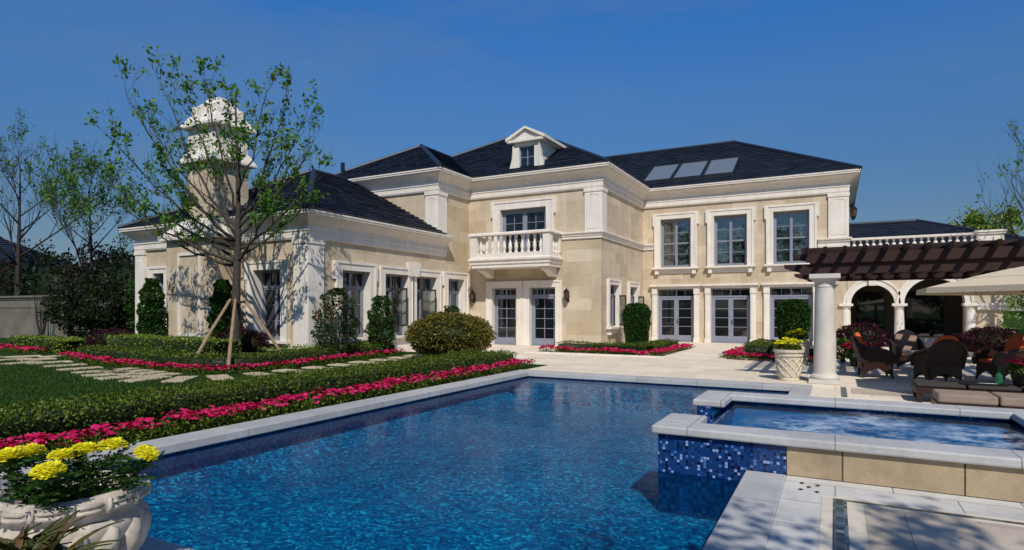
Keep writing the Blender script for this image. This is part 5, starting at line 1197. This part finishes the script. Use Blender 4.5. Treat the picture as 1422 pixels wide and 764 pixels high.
for i, (x, y, h, r, mt) in enumerate(((-30, 20, 5.2, 2.6, 'l_brown'), (-34, 19.5, 4.8, 2.6, 'l_dark'), (-38, 20, 5.4, 2.8, 'l_brown'), (-42.5, 19.5, 5.0, 2.8, 'l_dark'), (-47, 20, 5.5, 3., 'l_brown'), (-52, 20.5, 5.2, 3., 'l_dark'), (-27.5, 21, 4.7, 2.4, 'l_brown'))):
    shrub('dark_tree', (x, y, 0), r, 1.8, h, mt, ('brownish twiggy tree' if mt == 'l_brown' else 'dark evergreen tree') + ' behind the garden wall, number %d from the villa' % i if False else ['brownish twiggy tree behind the garden wall beside the villa shrubs', 'dark evergreen tree behind the garden wall under the slender leafy tree', 'brownish twiggy tree behind the wall below the dark neighbouring roof', 'dark evergreen tree behind the wall near the left edge', 'brownish tree behind the wall at the left picture edge', 'dark evergreen tree beyond the left picture edge', 'brownish twiggy tree behind the wall touching the villa corner'][i], 3800, .2, lumps=.3, cat='tree', group='dark trees behind the garden wall', tmat='darkbark', z0=.2, dense=.72)
tree('slender_tree', (-37.0, 18.7, 0), 9.2, 2.9, 'slender young tree in first leaf behind the garden wall', leaves=3000, leaf=.17, first=.34, seed=5, rtrunk=.15, limbs=12, up=.95, levels=4, clus=.4, tmat='darkbark')
tree('sparse_tree', (-43.2, 17.9, 0), 11.0, 4.4, 'nearly bare spreading tree at the left picture edge', leaves=1500, leaf=.16, first=.36, seed=9, rtrunk=.2, limbs=13, up=.8, levels=4, clus=.25, tmat='darkbark')
for (x, lab) in ((-36.0, 'thin multi-stemmed bare shrub against the garden wall'),):
    root = empty('bare_shrub', (x, 15.9, 0), lab, 'shrub'); mb = MB()
    for k in range(9): a = k * .7; mb.tube([(0.05 * math.cos(a), .03 * math.sin(a), 0), (.3 * math.cos(a), .2 * math.sin(a), 1.1), (.55 * math.cos(a) + .1, .3 * math.sin(a), 2.4)], [.035, .025, .01], 5)
    mb.build('stems', 'darkbark', root)
nh = empty('neighbour_house', (-71, 23, 0), 'dark hip roofed neighbouring house beyond the garden wall', 'house')
mb = MB(); mb.box(-84.4, -57.6, 18.6, 27.4, 0, 4.75); mb.build('wall', 'garden_wall', nh, world=True)
mb = MB(); mb.box(-84.9, -57.1, 18.1, 27.9, 4.75, 5.1); mb.build('cornice', 'trim', nh, world=True)
mb = MB(); q = [(-85.3, 17.7, 5.11), (-56.7, 17.7, 5.11), (-56.7, 28.3, 5.11), (-85.3, 28.3, 5.11)]; r1, r2 = (-80, 23, 8.1), (-62, 23, 8.1)
roof_face(mb, [q[0], q[1], r2, r1], .4, .06, 1.2); roof_face(mb, [q[1], q[2], r2], .4, .06, 1.2); roof_face(mb, [q[2], q[3], r1, r2], .4, .06, 1.2); roof_face(mb, [q[3], q[0], r1], .4, .06, 1.2); mb.build('roof', 'roof', nh, world=True)

# background, right
tree('bare_tree', (6.75, 28.3, 0), 7.4, 2.6, 'nearly bare tree reaching in from the right picture edge', leaves=420, leaf=.12, first=.4, seed=23, rtrunk=.13, limbs=11, up=.8, levels=3, clus=.2, tmat='darkbark')
tree('pale_tree', (8.2, 46, 0), 7.3, 2.1, 'pale green tree showing above the balustrade at the right', 'l_lime', leaves=3600, leaf=.2, first=.45, seed=31, rtrunk=.1, limbs=10, up=.8, levels=3, clus=.45)
for i, (x, y, r, h, mt) in enumerate(((11, 38, 3.2, 4.2, 'l_yew'), (15, 33, 3., 4.0, 'l_dark'), (14.5, 26, 2.6, 3.6, 'l_yew'))):
    shrub('evergreen_tree', (x, y, 0), r, r, h, mt, ['rounded evergreen tree beyond the end of the arcade', 'dark evergreen tree at the right edge behind the pergola', 'evergreen tree right of the pergola beyond the terrace'][i], 4000, .2, lumps=.3, cat='tree', dense=.7)
# garden trees on the photographer's side: they shade the near deck and show in the window panes
tree('shade_tree', (3.5, -1.7, 0), 7.4, 2.1, 'tree on the near side of the pool shading the deck', leaves=2600, leaf=.15, first=.42, seed=41, rtrunk=.16, limbs=9, up=.8, levels=3, clus=.3)
for i, (x, y) in enumerate(((-30, -24), (-20, -30), (-9, -33), (2, -30), (13, -34), (24, -28))):
    shrub('garden_tree', (x, y, 0), 5.2, 5, 10.5 + 1.5 * (i % 3), 'l_yew', 'dense tree on the far side of the garden behind the camera', 5000, .55, lumps=.3, cat='tree', group='trees behind the camera', z0=2.)
